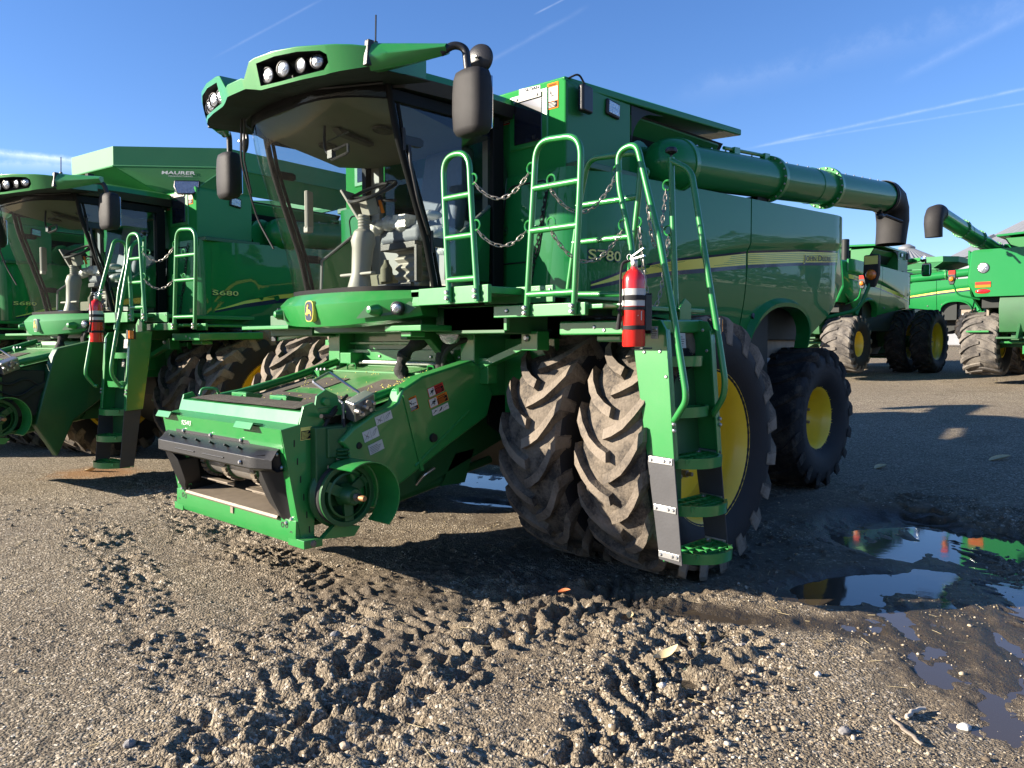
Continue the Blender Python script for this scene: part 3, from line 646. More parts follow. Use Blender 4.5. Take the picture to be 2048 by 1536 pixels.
    # side work lamp and turned-back flat lamp at the corner
    for s in (1, -1):
        b = MB(); b.prism([(-.09, 3.56), (.085, 3.54), (.09, 3.67), (-.08, 3.69)][::s], 'x', s * 1.47, s * 1.50); o = b.build('flood_lamp', 'black', t, .015); o.location.y = .16
        b = MB(); b.prism([(-.07, 3.575), (.07, 3.56), (.072, 3.655), (-.065, 3.672)][::s], 'x', s * 1.498, s * 1.506); q = b.build('lamp_lens', 'lens', o, .006)
        if new:
            b = MB(); b.obox((s * 1.53, -.24, 3.60), (s, .1, 0), (-.1 * s, 1, 0), (0, 0, 1), .028, .075, .105); o = b.build('fold_back_lamp', 'black', t, .022, seg=3)
            b = MB(); b.tube(fillet([(s * 1.46, -.36, 3.75), (s * 1.51, -.30, 3.79), (s * 1.53, -.24, 3.70)], .04), .008, 6); b.build('cable', 'grey', o)
    # service panel below the tower: rounded corner and a flush door
    for s in (1, -1):
        b = MB(); rows = []
        for k in range(9):
            z = 2.10 + .96 * k / 8; xc = np.interp(z, [2.1, 2.6, 3.06], [1.22, 1.33, 1.42]); xi = np.interp(z, [2.1, 2.4, 3.06], [.74, .74, .85])
            pts = [(xi, -.30), (xi, -.43), (xi + .05, -.455)] + [(xi + .05 + (xc - xi - .05) * j / 5, -.457) for j in range(1, 6)] + [(xc + (1.585 - xc) * math.sin(a), -.457 + .10 * (1 - math.cos(a)) * 1.0) for a in [math.pi / 2 * j / 8 for j in range(1, 9)]] + [(1.60, -.30)]
            rows.append([(s * x, y, z) for x, y in pts])
        b.grid(rows if s > 0 else [r[::-1] for r in rows]); o = b.build('service_panel', 'panel', t, ang=40)
        d = [(.93, 2.98), (1.30, 2.98), (1.34, 2.94), (1.24, 2.42), (1.19, 2.36), (.84, 2.36), (.80, 2.40), (.87, 2.90)]
        b = MB(); b.tube([(s * x, -.459, z) for x, z in fillet_2d(d)], .007, 6, closed=True); b.build('door_seam', 'black', o)
        b = MB(); b.box(-.02, .02, -.468, -.457, 2.60, 2.66); b.bolt((0, -.468, 2.63), (0, -1, 0), .008, m=1); q = b.build('door_latch', ['greend', 'black'], o); q.location.x = s * .88
    b = MB()
    for s in (1, -1): b.box(s * 1.3 - .34, s * 1.3 + .34, -.40, .43, 3.045, 3.10)
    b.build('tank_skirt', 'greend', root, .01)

def fillet_2d(pts, r=.05, n=4):
    P = [Vector((a, 0, b)) for a, b in pts]; k = len(P); out = []
    for i in range(k):
        a, b, c = P[i - 1], P[i], P[(i + 1) % k]; d1, d2 = a - b, c - b; rr = min(r, d1.length * .45, d2.length * .45)
        p, q = b + d1.normalized() * rr, b + d2.normalized() * rr
        for j in range(n + 1):
            t = j / n; v = p * (1 - t) ** 2 + b * 2 * t * (1 - t) + q * t * t; out.append((v.x, v.z))
    return out

def hopper_extension(root):
    """flared add-on hopper above the tank"""
    oct_ = [(-.55, -1.0), (.55, -1.0), (1.62, -.05), (1.62, 2.4), (1.0, 2.9), (-1.0, 2.9), (-1.62, 2.4), (-1.62, -.05)]
    base = [(-.6, -.38), (.6, -.38), (1.44, -.36), (1.44, 1.9), (.9, 2.0), (-.9, 2.0), (-1.44, 1.9), (-1.44, -.36)]
    lo = [(x, y, 4.02) for x, y in oct_]; hi = [(x * 1.01, y, 4.27) for x, y in oct_]; bs = [(x, y, 3.74) for x, y in base]
    b = MB(); b.grid([bs, lo, hi], cv=True); inn = [[(x * .985, y * .985 + .01, z) for x, y, z in r] for r in (bs, lo, hi)]; b.grid([r[::-1] for r in inn], cv=True); b.grid([hi, inn[2]], cv=True)
    e = b.build('hopper_extension', 'hopper', root, ang=20)
    b = MB()
    for i in range(8):
        b.tube([lo[i], lo[(i + 1) % 8]], .012, 6); b.tube([bs[i], lo[i]], .010, 6)
    b.build('hopper_rib', 'hopper', e)
    d = (Vector(lo[3]) - Vector(lo[2])).normalized(); a, c = Vector(lo[1]), Vector(lo[2]); u = (c - a).normalized(); nn = (Vector(bs[2]) - c); nn = (nn - u * nn.dot(u)).normalized(); n = u.cross(-nn).normalized()
    o = a + u * .62 + nn * .12 + n * .012
    lettering('MAURER', o, u, -nn, .42, .05, 'label', e, 'maker_lettering', bold=.02); lettering('MANUFACTURING', o + u * .09 + nn * .035, u, -nn, .30, .02, 'label', e, 'maker_lettering')
    w = MB(); c0 = a + u * .95 + nn * .30 + n * .008
    P = [c0 + u * x - nn * y for x, y in ((-.15, .08), (.15, .08), (.15, -.06), (.08, -.10), (-.1, -.10), (-.15, 0))]
    w.add([p for p in P] + [p + n * .012 for p in P], [tuple(range(6))[::-1], tuple(range(6, 12))] + [(i, (i + 1) % 6, (i + 1) % 6 + 6, i + 6) for i in range(6)]); w.build('hopper_window', 'lens', e)
    w = MB(); w.tube(P + [P[0]], .014, 6); w.build('window_seal', 'black', e)

def auger(root):
    a = Vector((1.60, .92, 3.262)); e = Vector((1.60, 5.68, 3.590)); d = (e - a).normalized()
    b = MB(); b.lathe([(.19, 0), (.19, (e - a).length)], a, d, 40)
    b.lathe([(.192, -.01), (.197, 0), (.192, .01)], a + d * 2.62, d, 40)
    t = b.build('auger_tube', 'panel', root, ang=60)
    b = MB(); b.lathe([(0, -.34), (.10, -.33), (.18, -.26), (.215, -.16), (.222, 0)], a, d, 40); b.tube([(1.45, .62, 3.24), (1.2, .6, 3.22), (.9, .6, 3.2)], .21, 24)
    el = b.build('auger_elbow', 'panel', t, ang=50)
    b = MB()
    for h in (0.0, 1.66, 3.02):
        b.lathe([(.19, -.03), (.232, -.03), (.232, .03), (.19, .03)], a + d * h, d, 40)
    fl = b.build('auger_flange', 'green', t, .004)
    bb = MB()
    for h in (.034, 1.694, 3.054, -.034 + 1.66, -.034 + 3.02):
        for k in range(18):
            an = 2 * math.pi * k / 18; u = Vector((1, 0, 0)); v = d.cross(u); bb.bolt(a + d * h + (u * math.cos(an) + v * math.sin(an)) * .215, d if h in (.034, 1.694, 3.054) else -d, .011, .012)
    for k in range(18):
        p = a + d * (.3 + k * .25) + Vector((.02, 0, .192)); bb.bolt(p, (0, 0, 1), .010, .012)
    bb.build('flange_bolt', 'zinc', t)
    b = MB()
    for y in (.95, 1.55): b.obox(a + d * y + Vector((.03, 0, .21)), d, (1, 0, 0), (0, 0, 1), .05, .03, .03)
    b.tube([a + d * .75 + Vector((.03, 0, .22)), a + d * 1.55 + Vector((.03, 0, .22))], .018, 8); b.build('auger_clip', 'green', t)
    # saddle under the tube
    b = MB(); b.prism([(2.35, 3.02), (2.6, 3.02), (2.6, 3.18), (2.35, 3.18)], 'x', 1.4, 1.62); b.box(1.45, 1.6, 1.6, 1.75, 3.0, 3.12); b.box(1.45, 1.6, .9, 1.1, 3.0, 3.08); b.build('auger_saddle', 'dark', root, .01)
    # rubber spout, drooping
    b = MB(); c = e
    path = [(c + d * -.04, .20, .20), (c + d * .10, .205, .205), (c + d * .24 + Vector((0, 0, -.04)), .205, .20), (c + d * .33 + Vector((0, 0, -.15)), .205, .17), (c + d * .36 + Vector((0, 0, -.3)), .20, .155), (c + d * .33 + Vector((0, 0, -.46)), .19, .15), (c + d * .30 + Vector((0, 0, -.60)), .185, .15)]
    dirs = [d, d, (d * .8 + Vector((0, 0, -.6))), Vector((0, .45, -.9)), Vector((0, .05, -1)), Vector((0, -.05, -1)), Vector((0, -.05, -1))]
    rows = []
    for (p, ru, rv), dd in zip(path, dirs):
        dd = dd.normalized(); u = Vector((1, 0, 0)); v = dd.cross(u).normalized()
        rows.append([p + u * math.cos(q) * ru + v * math.copysign(abs(math.sin(q)) ** .8, math.sin(q)) * rv for q in [2 * math.pi * k / 28 for k in range(28)]])
    b.grid(rows, cv=True); inn = [[p + (Vector((sum(q[0] for q in r) / 28, sum(q[1] for q in r) / 28, sum(q[2] for q in r) / 28)) - p) * .06 for p in r] for r in rows]
    b.grid([r[::-1] for r in inn], cv=True); b.grid([rows[-1], inn[-1]], cv=True)
    s = b.build('auger_spout', 'grey', root, ang=45)
    b = MB(); b.lathe([(.205, -.015), (.212, -.015), (.212, .015), (.205, .015)], c + d * .02, d, 36); b.build('clamp_band', 'black', s)
    b = MB(); b.tube([c + d * -.35 + Vector((.1, 0, -.2)), c + d * -.28 + Vector((.1, 0, -.27)), c + d * -.18 + Vector((.1, 0, -.25)), c + d * .12 + Vector((.2, 0, -.33))], .022, 8); b.ball(c + d * -.30 + Vector((.08, 0, -.26)), .05, .07, .045); b.build('spout_lamp', 'black', s)
def cab(root, new):
    c = empty('cab', root)
    ZB, ZT = 2.13, 3.50
    yside = lambda z: float(np.interp(z, [2.1, 2.48, 2.97, 3.24, 3.56], [-1.21, -1.30, -1.48, -1.575, -1.64]))
    bulge = lambda z: float(np.interp(z, [2.1, 3.5], [.40, .36]))
    def wy(x, z): return yside(z) - bulge(z) * (1 - (abs(x) / .87) ** 4.2)
    rows = []
    for k in range(13):
        z = ZB + (ZT - ZB) * k / 12
        rows.append([(x, wy(x, z), z) for x in [-.87 + 1.74 * j / 28 for j in range(29)]])
    b = MB(); b.grid(rows[::-1]); b.build('windshield', 'glass', c, ang=80)
    # door and right-hand side glass
    for s in (1, -1):
        ys = [(yside(z) + .03, z) for z in np.linspace(2.16, 3.46, 10)]
        poly = ys + [(-.62, 3.46), (-.60, 2.16)]
        b = MB(); v = [(s * .875, y, z) for y, z in poly]; b.add(v, [tuple(range(len(v)))[::(-1 if s > 0 else 1)]]); b.build('door_glass' if s > 0 else 'side_glass', 'glassd', c)
        b = MB(); b.tube([(s * .872, yside(z), z) for z in np.linspace(2.1, 3.56, 12)], .028, 8); b.tube([(s * .872, yside(z) + .055, z) for z in np.linspace(2.1, 3.5, 12)], .017, 8)
        b.box(s * .86 - .035, s * .86 + .035, -.62, -.50, 2.1, 3.5); b.box(s * .86 - .03, s * .86 + .03, -1.22, -.55, 2.06, 2.15)
        b.prism([(yside(3.5), 3.43), (-.55, 3.43), (-.55, 3.52), (yside(3.5), 3.52)], 'x', s * .84, s * .90); b.build('cab_pillar', 'matte', c, .008)
        b = MB(); b.prism([(-1.10, 2.20), (-.64, 2.20), (-.62, 2.80), (-1.08, 2.46)], 'x', s * .842, s * .868); o = b.build('door_lower_panel', 'green', c, .01)
        b = MB(); b.tube([(s * .86, -1.10, 2.20), (s * .86, -1.09, 2.46), (s * .86, -.63, 2.81)], .014, 6); b.build('door_trim', 'beige', o)
        b = MB()
        for (z, y) in ((3.18, yside(3.18)), (2.47, yside(2.47))):
            b.prism([(y + .05, z - .035), (y + .19, z - .035), (y + .22, z - .02), (y + .22, z + .02), (y + .19, z + .035), (y + .05, z + .035)], 'x', s * .884 - .008, s * .884 + .008); b.tube([(s * .895, y + .04, z - .08), (s * .895, y + .03, z + .08)], .016, 8)
        if s > 0: b.tube(fillet([(.92, yside(3.05) + .02, 3.14), (.93, yside(3.0) + .0, 3.02), (.93, yside(2.75) - .02, 2.75), (.91, yside(2.5) + .0, 2.52)], .04), .013, 8)
        b.build('door_hinge', 'black', c, .004)
    # black frit under and over the glass
    b = MB(); b.grid([[(x, wy(x, 2.15) - .004, 2.142) for x in np.linspace(-.87, .87, 29)], [(x, wy(x, 2.12) - .006, 2.10) for x in np.linspace(-.87, .87, 29)]]); b.grid([[(x, wy(x, 3.5) - .003, 3.56) for x in np.linspace(-.87, .87, 29)], [(x, wy(x, 3.44) - .003, 3.45) for x in np.linspace(-.87, .87, 29)]])
    b.build('glass_seal', 'matte', c)
    # floor, rear wall, headliner
    b = MB(); b.add([(x, wy(x, 2.12) + .015, 2.10) for x in np.linspace(-.86, .86, 21)] + [(.86, -.5, 2.10), (-.86, -.5, 2.10)], [tuple(range(23))]); b.box(-.86, .86, -1.2, -.5, 1.99, 2.09); b.build('cab_floor', 'beige', c)
    b = MB(); b.box(-.86, -.70, -.56, -.50, 2.1, 3.5); b.box(.70, .86, -.56, -.50, 2.1, 3.5); b.box(-.70, .70, -.56, -.50, 2.1, 2.68); b.box(-.7, .7, -.56, -.5, 3.42, 3.5); b.build('rear_wall', 'beige', c, .01)
    b = MB(); b.add([(-.7, -.52, 2.68), (.7, -.52, 2.68), (.7, -.52, 3.42), (-.7, -.52, 3.42)], [(0, 1, 2, 3)]); b.build('rear_glass', 'glassd', c)
    b = MB(); rw = []
    for y, z in ((-1.92, 3.50), (-1.7, 3.44), (-1.2, 3.36), (-.9, 3.30), (-.56, 3.34)):
        rw.append([(x, max(y, wy(x, 3.45) + .02) if y < -1.5 else y, z + .03 * (abs(x) / .85) ** 2) for x in np.linspace(-.85, .85, 13)])
    b.grid(rw[::-1]); h = b.build('headliner', 'beiged', c, ang=60)
    b = MB()
    for x, y, r in ((.38, -1.32, .085), (.40, -1.02, .05), (-.38, -1.32, .085)):
        b.lathe([(r, 0), (r * .95, -.012), (r * .8, -.004), (r * .75, -.008), (r * .5, -.004), (r * .45, -.008), (0, -.006)], (x, y, 3.375 + (.0 if y < -1.2 else -.035)), (0, .15, 1), 24)
    b.prism([(-1.55, 3.40), (-1.2, 3.345), (-1.2, 3.32), (-1.5, 3.36)], 'x', .02, .10); b.build('ceiling_vent', 'mat', h)
    b = MB(); b.tube(fillet([(.0, -1.60, 3.42), (.02, -1.62, 3.30), (.06, -1.63, 3.20), (.16, -1.64, 3.16)], .05), .012, 8); b.tube([(-.04, -1.58, 3.30), (.30, -1.58, 3.33)], .006, 6)
    b.tube(ring_sq((.26, -1.64, 3.17), .11, .03), .012, 6, closed=True); b.box(.12, .18, -1.66, -1.62, 3.14, 3.20); b.build('interior_mirror', 'black', c)
    # steering column, wheel, screens
    b = MB(); b.lathe([(.13, 0), (.10, .05), (.075, .18), (.085, .38), (.10, .44), (.08, .52), (.05, .54)], (.10, -1.36, 2.09), (.06, .06, 1), 20); b.box(-.12, .32, -1.40, -1.35, 2.255, 2.28)
    for k in range(5): b.lathe([(.045, 0), (.055, .012), (.045, .024)], (.13, -1.33, 2.62 + .024 * k), (.06, .12, 1), 16)
    b.obox((.16, -1.30, 2.81), (1, 0, 0), (0, 1, .35), (0, -.35, 1), .055, .05, .07); col = b.build('steering_column', 'beige', c, .012)
    b = MB(); cw = Vector((.17, -1.27, 2.93)); u, v = Vector((1, .05, 0)).normalized(), Vector((0, .86, .50)).normalized(); n = u.cross(v)
    b.tube(ring_pts(cw, u, v, .195, 36), .016, 10, closed=True)
    for a in (1.57, 3.6, 5.8): b.tube([cw - n * .04, cw + (u * math.cos(a) + v * math.sin(a)) * .19], .012, 8)
    b.lathe([(0, .02), (.05, .015), (.06, -.05), (.03, -.08)], cw - n * .04, n, 16); b.tube([cw - n * .08 + u * .05, cw - n * .10 + u * .22], .012, 8); b.build('steering_wheel_rim', 'black', col)
    b = MB(); b.tube([(.22, -1.24, 2.86), (.24, -1.22, 2.76)], .014, 8); b.build('hazard_knob', 'orange_d', col)
    b = MB(); b.obox((-.02, -1.30, 2.83), (.62, .25, .5), (-.4, .9, 0), (-.45, -.2, .74), .012, .10, .15); b.build('column_display', 'beige', col, .008)
    b = MB(); b.obox((-.60, -1.38, 2.86), (.85, .5, 0), (-.5, .85, 0), (0, 0, 1), .02, .05, .16); b.box(-.63, -.56, -1.42, -1.36, 2.66, 2.72); b.build('corner_monitor', 'beige', c, .012)
    # seat: bellows pedestal, cushion, backrest, arm rest with controls
    b = MB(); st = []
    for k in range(11): st.append((.19 if k % 2 else .235, .036 * k))
    b.lathe([(0, 0)] + st + [(0, .36)], (.28, -.86, 2.12), (0, 0, 1), 4, 0); b.xf(Matrix.Translation((.28, -.86, 0)) @ Matrix.Rotation(R(45), 4, 'Z') @ Matrix.Translation((-.28, .86, 0)))
    pd = b.build('seat_pedestal', 'beige', c, .01)
    b = MB(); b.box(.06, .52, -1.12, -.62, 2.47, 2.53); b.box(.50, .54, -1.12, -1.06, 2.2, 2.50); b.box(.06, .5, -1.15, -1.11, 2.16, 2.2); b.build('seat_base', 'black', c, .01)
    b = MB(); b.obox((.30, -.86, 2.60), (1, 0, 0), (0, 1, .05), (0, -.05, 1), .26, .26, .07); b.build('seat_cushion', 'seat', c, .05, seg=4)
    b = MB(); b.obox((.32, -.64, 2.98), (1, 0, 0), (0, 1, -.2), (0, .2, 1), .27, .07, .38); b.build('seat_backrest', 'seat', c, .06, seg=4)
    b = MB()
    for k in range(6):
        t = k / 5; b.ball((-.02 + .36 * t, -1.16 + .06 * t, 2.64 + .05 * math.sin(t * 2.6)), .085 - .02 * abs(t - .5), .07, .05 + .015 * (k % 2), 0, 12, 7)
    b.obox((.36, -1.1, 2.69), (1, .1, 0), (-.1, 1, 0), (0, 0, 1), .07, .06, .05); b.build('arm_rest', 'plastic', c, ang=60)
    b = MB()
    for k in range(3): b.ball((.70, -1.0 + .07 * k, 2.58 - .07 * k), .13, .16, .055, 0, 16, 8)
    b.ball((.62, -1.05, 2.72), .10, .10, .04); b.build('passenger_seat', 'plastic', c, ang=60)
    b = MB(); b.box(.52, .80, -.98, -.62, 2.1, 2.46); b.build('buddy_seat_base', 'beige', c, .02)
    b = MB(); b.box(-.32, -.02, -1.05, -.72, 2.1, 2.30); b.lathe([(.05, 0), (.05, .12), (.02, .15), (.02, .18)], (.12, -1.1, 2.22), (0, 0, 1), 12); b.build('tool_box', 'beiged', c, .02)
    b = MB(); b.ball((.02, -1.45, 2.13), .14, .05, .03, 0, 12, 6); b.build('blue_cloth', 'bluecloth', c)
    # roof and visor
    b = MB(); px = [(-.93, -1.55), (-.96, -1.1), (-.93, -.42), (.93, -.42), (.96, -1.1), (.93, -1.55), (.5, -1.95), (-.5, -1.95)]
    lo = [(x, y, 3.53) for x, y in px]; md = [(x * 1.03, y, 3.62) for x, y in px]; b.grid([lo, md], cv=True); b.add(lo, [tuple(range(8))[::-1]]); b.add(md, [tuple(range(8))])
    rf = b.build('cab_roof', 'black', c, .02)
    b = MB(); q1 = [(x * 1.0, y, 3.62) for x, y in px]; q2 = [(x * .97, y * .99 - .01, 3.69) for x, y in px]; q3 = [(x * .8, y * .93 - .05, 3.735) for x, y in px]
    b.grid([q1, q2, q3], cv=True); b.add(q3, [tuple(range(8))]); b.build('roof_cap', 'green', rf, .01, ang=30)
    xs = [0, .10, .139, .222, .27, .29, .5, .7, .86, .90, .96, 1.05, 1.125]
    ZTp = [3.600, 3.600, 3.585, 3.688, 3.698, 3.700, 3.702, 3.695, 3.685, 3.683, 3.680, 3.672, 3.662]
    ZBt = [3.520, 3.520, 3.518, 3.502, 3.490, 3.487, 3.482, 3.488, 3.498, 3.505, 3.512, 3.522, 3.535]
    YF = [-2.36, -2.36, -2.358, -2.362, -2.358, -2.356, -2.33, -2.275, -2.20, -2.18, -2.145, -2.08, -2.005]
    CT = [None] * 5 + [3.658, 3.664, 3.660, 3.648, 3.62] + [None] * 3; CB = [None] * 5 + [3.512, 3.503, 3.512, 3.528, 3.57] + [None] * 3
    b = MB(); dk = MB(); n = len(xs)
    for s in (1, -1):
        def P(i, y, z): return (s * xs[i], y, z)
        for i in range(n - 1):
            j = i + 1
            def quad(B, a, b_, c_, d): B.add([a, b_, c_, d], [(0, 1, 2, 3) if s > 0 else (3, 2, 1, 0)])
            def fy(k, z):  # the face leans: its lower edge sits further back
                return YF[k] + .05 * (ZTp[k] - z) / .2
            mid = lambda k: (CT[k], CB[k])
            top_i, top_j = ZTp[i], ZTp[j]
            if CT[i] and CT[j]:
                quad(b, P(i, fy(i, CT[i]), CT[i]), P(j, fy(j, CT[j]), CT[j]), P(j, fy(j, top_j), top_j), P(i, fy(i, top_i), top_i))
                quad(b, P(i, fy(i, ZBt[i]), ZBt[i]), P(j, fy(j, ZBt[j]), ZBt[j]), P(j, fy(j, CB[j]), CB[j]), P(i, fy(i, CB[i]), CB[i]))
                D = .16
                quad(dk, P(i, YF[i] + D, CB[i] - .01), P(j, YF[j] + D, CB[j] - .01), P(j, YF[j] + D, CT[j] + .01), P(i, YF[i] + D, CT[i] + .01))
                quad(dk, P(i, YF[i] + D, CT[i] + .005), P(j, YF[j] + D, CT[j] + .005), P(j, fy(j, CT[j]), CT[j]), P(i, fy(i, CT[i]), CT[i]))
                quad(dk, P(i, fy(i, CB[i]), CB[i]), P(j, fy(j, CB[j]), CB[j]), P(j, YF[j] + D, CB[j] - .005), P(i, YF[i] + D, CB[i] - .005))
            else:
                quad(b, P(i, fy(i, ZBt[i]), ZBt[i]), P(j, fy(j, ZBt[j]), ZBt[j]), P(j, fy(j, top_j), top_j), P(i, fy(i, top_i), top_i))
                for k in (i, j):
                    if CT[k]:
                        q = [P(k, fy(k, CB[k]), CB[k]), P(k, YF[k] + .16, CB[k]), P(k, YF[k] + .16, CT[k]), P(k, fy(k, CT[k]), CT[k])]
                        dk.add(q, [(0, 1, 2, 3)])
            yb = lambda k: -1.85 + .35 * (xs[k] / 1.125) ** 2
            quad(b, P(i, fy(i, top_i), top_i), P(j, fy(j, top_j), top_j), P(j, yb(j), max(top_j, 3.60) + .012), P(i, yb(i), max(top_i, 3.6) + .012 * (i > 2)))
            quad(dk, P(i, yb(i) + .05, 3.55), P(j, yb(j) + .05, 3.55), P(j, fy(j, ZBt[j]), ZBt[j]), P(i, fy(i, ZBt[i]), ZBt[i]))
        i = n - 1
        b.add([P(i, YF[i], 3.70), P(i, YF[i] + .05, 3.535), P(i, -1.5, 3.56), P(i, -1.5, 3.712)], [(0, 1, 2, 3) if s < 0 else (3, 2, 1, 0)])
    vz = b.build('roof_visor', 'green', c, .010, ang=32); mo = vz.modifiers.new('weld', 'WELD'); mo.merge_threshold = .0005; vz.modifiers.move(1, 0)
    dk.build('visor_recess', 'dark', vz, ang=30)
    lp = [(.348, -2.285, 3.580, (.28, -1, -.10)), (.515, -2.262, 3.590, (.38, -1, -.10)), (.665, -2.215, 3.590, (.15, -1, -.12)), (.785, -2.165, 3.602, (.55, -1, -.06))]
    for s in (1, -1):
        for x, y, z, d in lp:
            work_lamp((s * x, y, z), (d[0] if s > 0 else .22, d[1], d[2]), .050 if x < .6 else .046, vz)
        # side wing of the visor running back to the mirror bracket
        b = MB(); sec = []
        for t in np.linspace(0, 1, 9):
            x = 1.125 + .42 * t; y = -1.985 + .30 * t; zt = 3.690 - .03 * t; zb = 3.512 + .075 * t ** 1.3; th = .075 * (1 - .5 * t)
            sec.append([(s * (x - .01), y + .02, zt), (s * x, y, zt - .012), (s * (x + .012), y - .018, (zt + zb) / 2 + .005), (s * x, y, zb + .022), (s * (x - .02), y + .025, zb), (s * (x - th * .8), y + th * 1.6, zb + .02), (s * (x - th * .8), y + th * 1.6, zt)])
        b.grid([q[::-1] for q in sec] if s > 0 else sec, cv=True); b.add(sec[0], [tuple(range(7))[::(1 if s > 0 else -1)]]); b.add(sec[-1], [tuple(range(7))[::(-1 if s > 0 else 1)]]); b.build('visor_wing', 'green', vz, .008, ang=40)
        b = MB(); b.obox((s * 1.118, -1.985, 3.62), (1, 0, 0), (0, 1, 0), (0, .1, 1), .022, .024, .085); b.build('visor_joint', 'black', vz, .006)
    b = MB(); b.tube([(1.08, -1.90, 3.70), (1.08, -1.895, 3.90)], .006, 6); b.lathe([(0, .03), (.015, .025), (.02, 0)], (1.08, -1.9, 3.70), (0, 0, 1), 10); b.build('antenna', 'black', vz)
    b = MB(); b.lathe([(0, .085), (.05, .08), (.055, .05), (.04, .04), (.045, 0)], (.84, -1.45, 3.725), (0, 0, 1), 8); b.build('receiver_puck', 'grey', vz)
    b = MB()
    for s in (1, -1): b.tube(fillet([(s * .45, -1.98, 3.53), (s * .7, -1.92, 3.505), (s * .92, -1.72, 3.53)], .1), .009, 6)
    b.tube([(-.20, -2.20, 3.61), (-.05, -2.14, 3.66), (.1, -2.2, 3.63)], .006, 6)
    b.tube(fillet([(-.62, -1.98, 3.52), (-.70, -1.95, 3.2), (-.72, -1.80, 2.75), (-.60, -1.72, 2.5)], .1), .010, 6); b.tube([(-.57, -1.98, 3.52), (-.66, -1.94, 3.2), (-.70, -1.86, 2.95)], .010, 6); b.build('wiper_arm', 'black', c)
    # nose fairing
    Y = lambda x: -1.735 + .30 * (abs(x) / .96) ** 2.3
    rws = []
    X = np.linspace(-.965, .965, 41)
    for kind in range(6):
        r = []
        for x in X:
            f = (abs(x) / .965); y = Y(x); zr = 2.01 + .035 * f ** 2; zb = 1.842 + .075 * f ** 2.2; zt = 2.105
            r.append([(x * .97, y + .075, zt), (x, y + .055, zt - .012), (x, y - .012, zr), (x * .995, y + .004, (zr + zb) / 2 - .01), (x * .98, y + .035, zb), (x * .93, y + .22, zb - .008)][kind])
        rws.append(r)
    b = MB(); b.grid(rws)
    for k in (0, -1): b.add([r[k] for r in rws] + [(rws[0][k][0] * .9, -1.15, 2.10)], [tuple(range(7))[::(1 if k == 0 else -1)]])
    ns = b.build('nose_fairing', 'green' if new else 'faded', c, 0, ang=24)
    for s in (1, -1):   # recessed lamp pockets with a cap and a lamp
        b = MB(); pts = [(.50, 1.895), (.60, 1.995), (.90, 2.02), (.955, 1.985), (.90, 1.935), (.72, 1.915)]
        v = [(s * x, Y(x) - .006 - .004 * (z - 1.9), z) for x, z in pts]; b.add(v, [tuple(range(6))[::(-1 if s > 0 else 1)]]); b.build('lamp_pocket', 'greend', ns)
        b = MB(); b.lathe([(0, .05), (.025, .045), (.038, .02), (.048, -.03), (.055, -.10)], (s * .665, Y(.665) - .03, 1.957), (s * .1, -1, 0), 18); b.xf(Matrix.Identity(4)); o = b.build('lamp_cap', 'green', ns)
        b = MB(); b.lathe([(.052, -.08), (.05, .012), (.043, .016)], (s * .835, Y(.835) - .028, 1.968), (s * .45, -1, 0), 20); o = b.build('nose_lamp', 'black', ns)
        b = MB(); b.lathe([(0, .03), (.03, .024), (.043, .01)], (s * .835, Y(.835) - .028, 1.968), (s * .45, -1, 0), 20); b.build('lamp_lens', 'lens', o)
    deer_badge(ns, new)
    # outside mirrors
    for s in (1, -1):
        m = MB(); t0 = (s * 1.50, -1.69, 3.60)
        if new or s > 0:
            m.tube(fillet([t0, (s * 1.56, -1.63, 3.655), (s * 1.62, -1.58, 3.63), (s * 1.635, -1.57, 3.46)] if new else [(s * 1.42, -1.74, 3.60), (s * 1.50, -1.62, 3.60), (s * 1.52, -1.58, 3.45)], .05), .026, 12)
        a = m.build('mirror_arm', 'black', c)
        hx = s * (1.665 if new else 1.52)
        m = MB(); rr = []
        for k, (z, fx, fy) in enumerate([(-.215, .55, .55), (-.205, .8, .8), (-.17, .95, .95), (-.06, 1.0, 1.0), (.06, .99, 1.), (.15, .93, .95), (.19, .82, .85), (.205, .6, .6)]):
            rr.append([(hx + .148 * fx * math.copysign(abs(math.cos(q)) ** .45, math.cos(q)), -1.58 + .075 * fy * math.copysign(abs(math.sin(q)) ** .6, math.sin(q)) + .02 * (abs(math.cos(q))), 3.275 + z) for q in [2 * math.pi * i / 28 for i in range(28)]])
        m.grid(rr, cv=True); m.add(rr[0], [tuple(range(28))[::-1]]); m.add(rr[-1], [tuple(range(28))]); h = m.build('mirror_housing', 'grey', c, ang=50)
        m = MB(); m.prism([(hx - .12, 3.10), (hx + .12, 3.10), (hx + .12, 3.44), (hx - .12, 3.44)], 'y', -1.505, -1.488); m.build('mirror_pane', 'mirror', h, .01)
        if new:
            m = MB(); m.lathe([(0, -.03), (.06, -.028), (.095, -.005), (.10, .015), (.09, .02)], (s * 1.60, -1.44, 3.60), (-.25 * s, 1, 0), 28); h2 = m.build('round_mirror', 'black', c)
            m = MB(); m.lathe([(0, .026), (.05, .024), (.088, .018)], (s * 1.60, -1.44, 3.60), (-.25 * s, 1, 0), 28); m.build('mirror_pane', 'mirror', h2)
            m = MB(); m.bolt((s * 1.615, -1.478, 3.60), (.2, -1, 0), .012, .014); m.build('bolt', 'zinc', h2)
    if not new:
        m = MB(); m.lathe([(.065, 0), (.075, .02), (.075, .08)], (-.20, -1.0, 3.735), (0, 0, 1), 20); bc = m.build('beacon', 'black', c)
        m = MB(); m.lathe([(.072, .08), (.075, .12), (.065, .20), (.045, .225), (0, .23)], (-.20, -1.0, 3.735), (0, 0, 1), 20); m.build('amber_dome', 'amber', bc)
        m = MB(); m.tube([(-.30, -1.2, 3.73), (.30, -.5, 4.30)], .004, 5); m.build('whip_antenna', 'black', c)

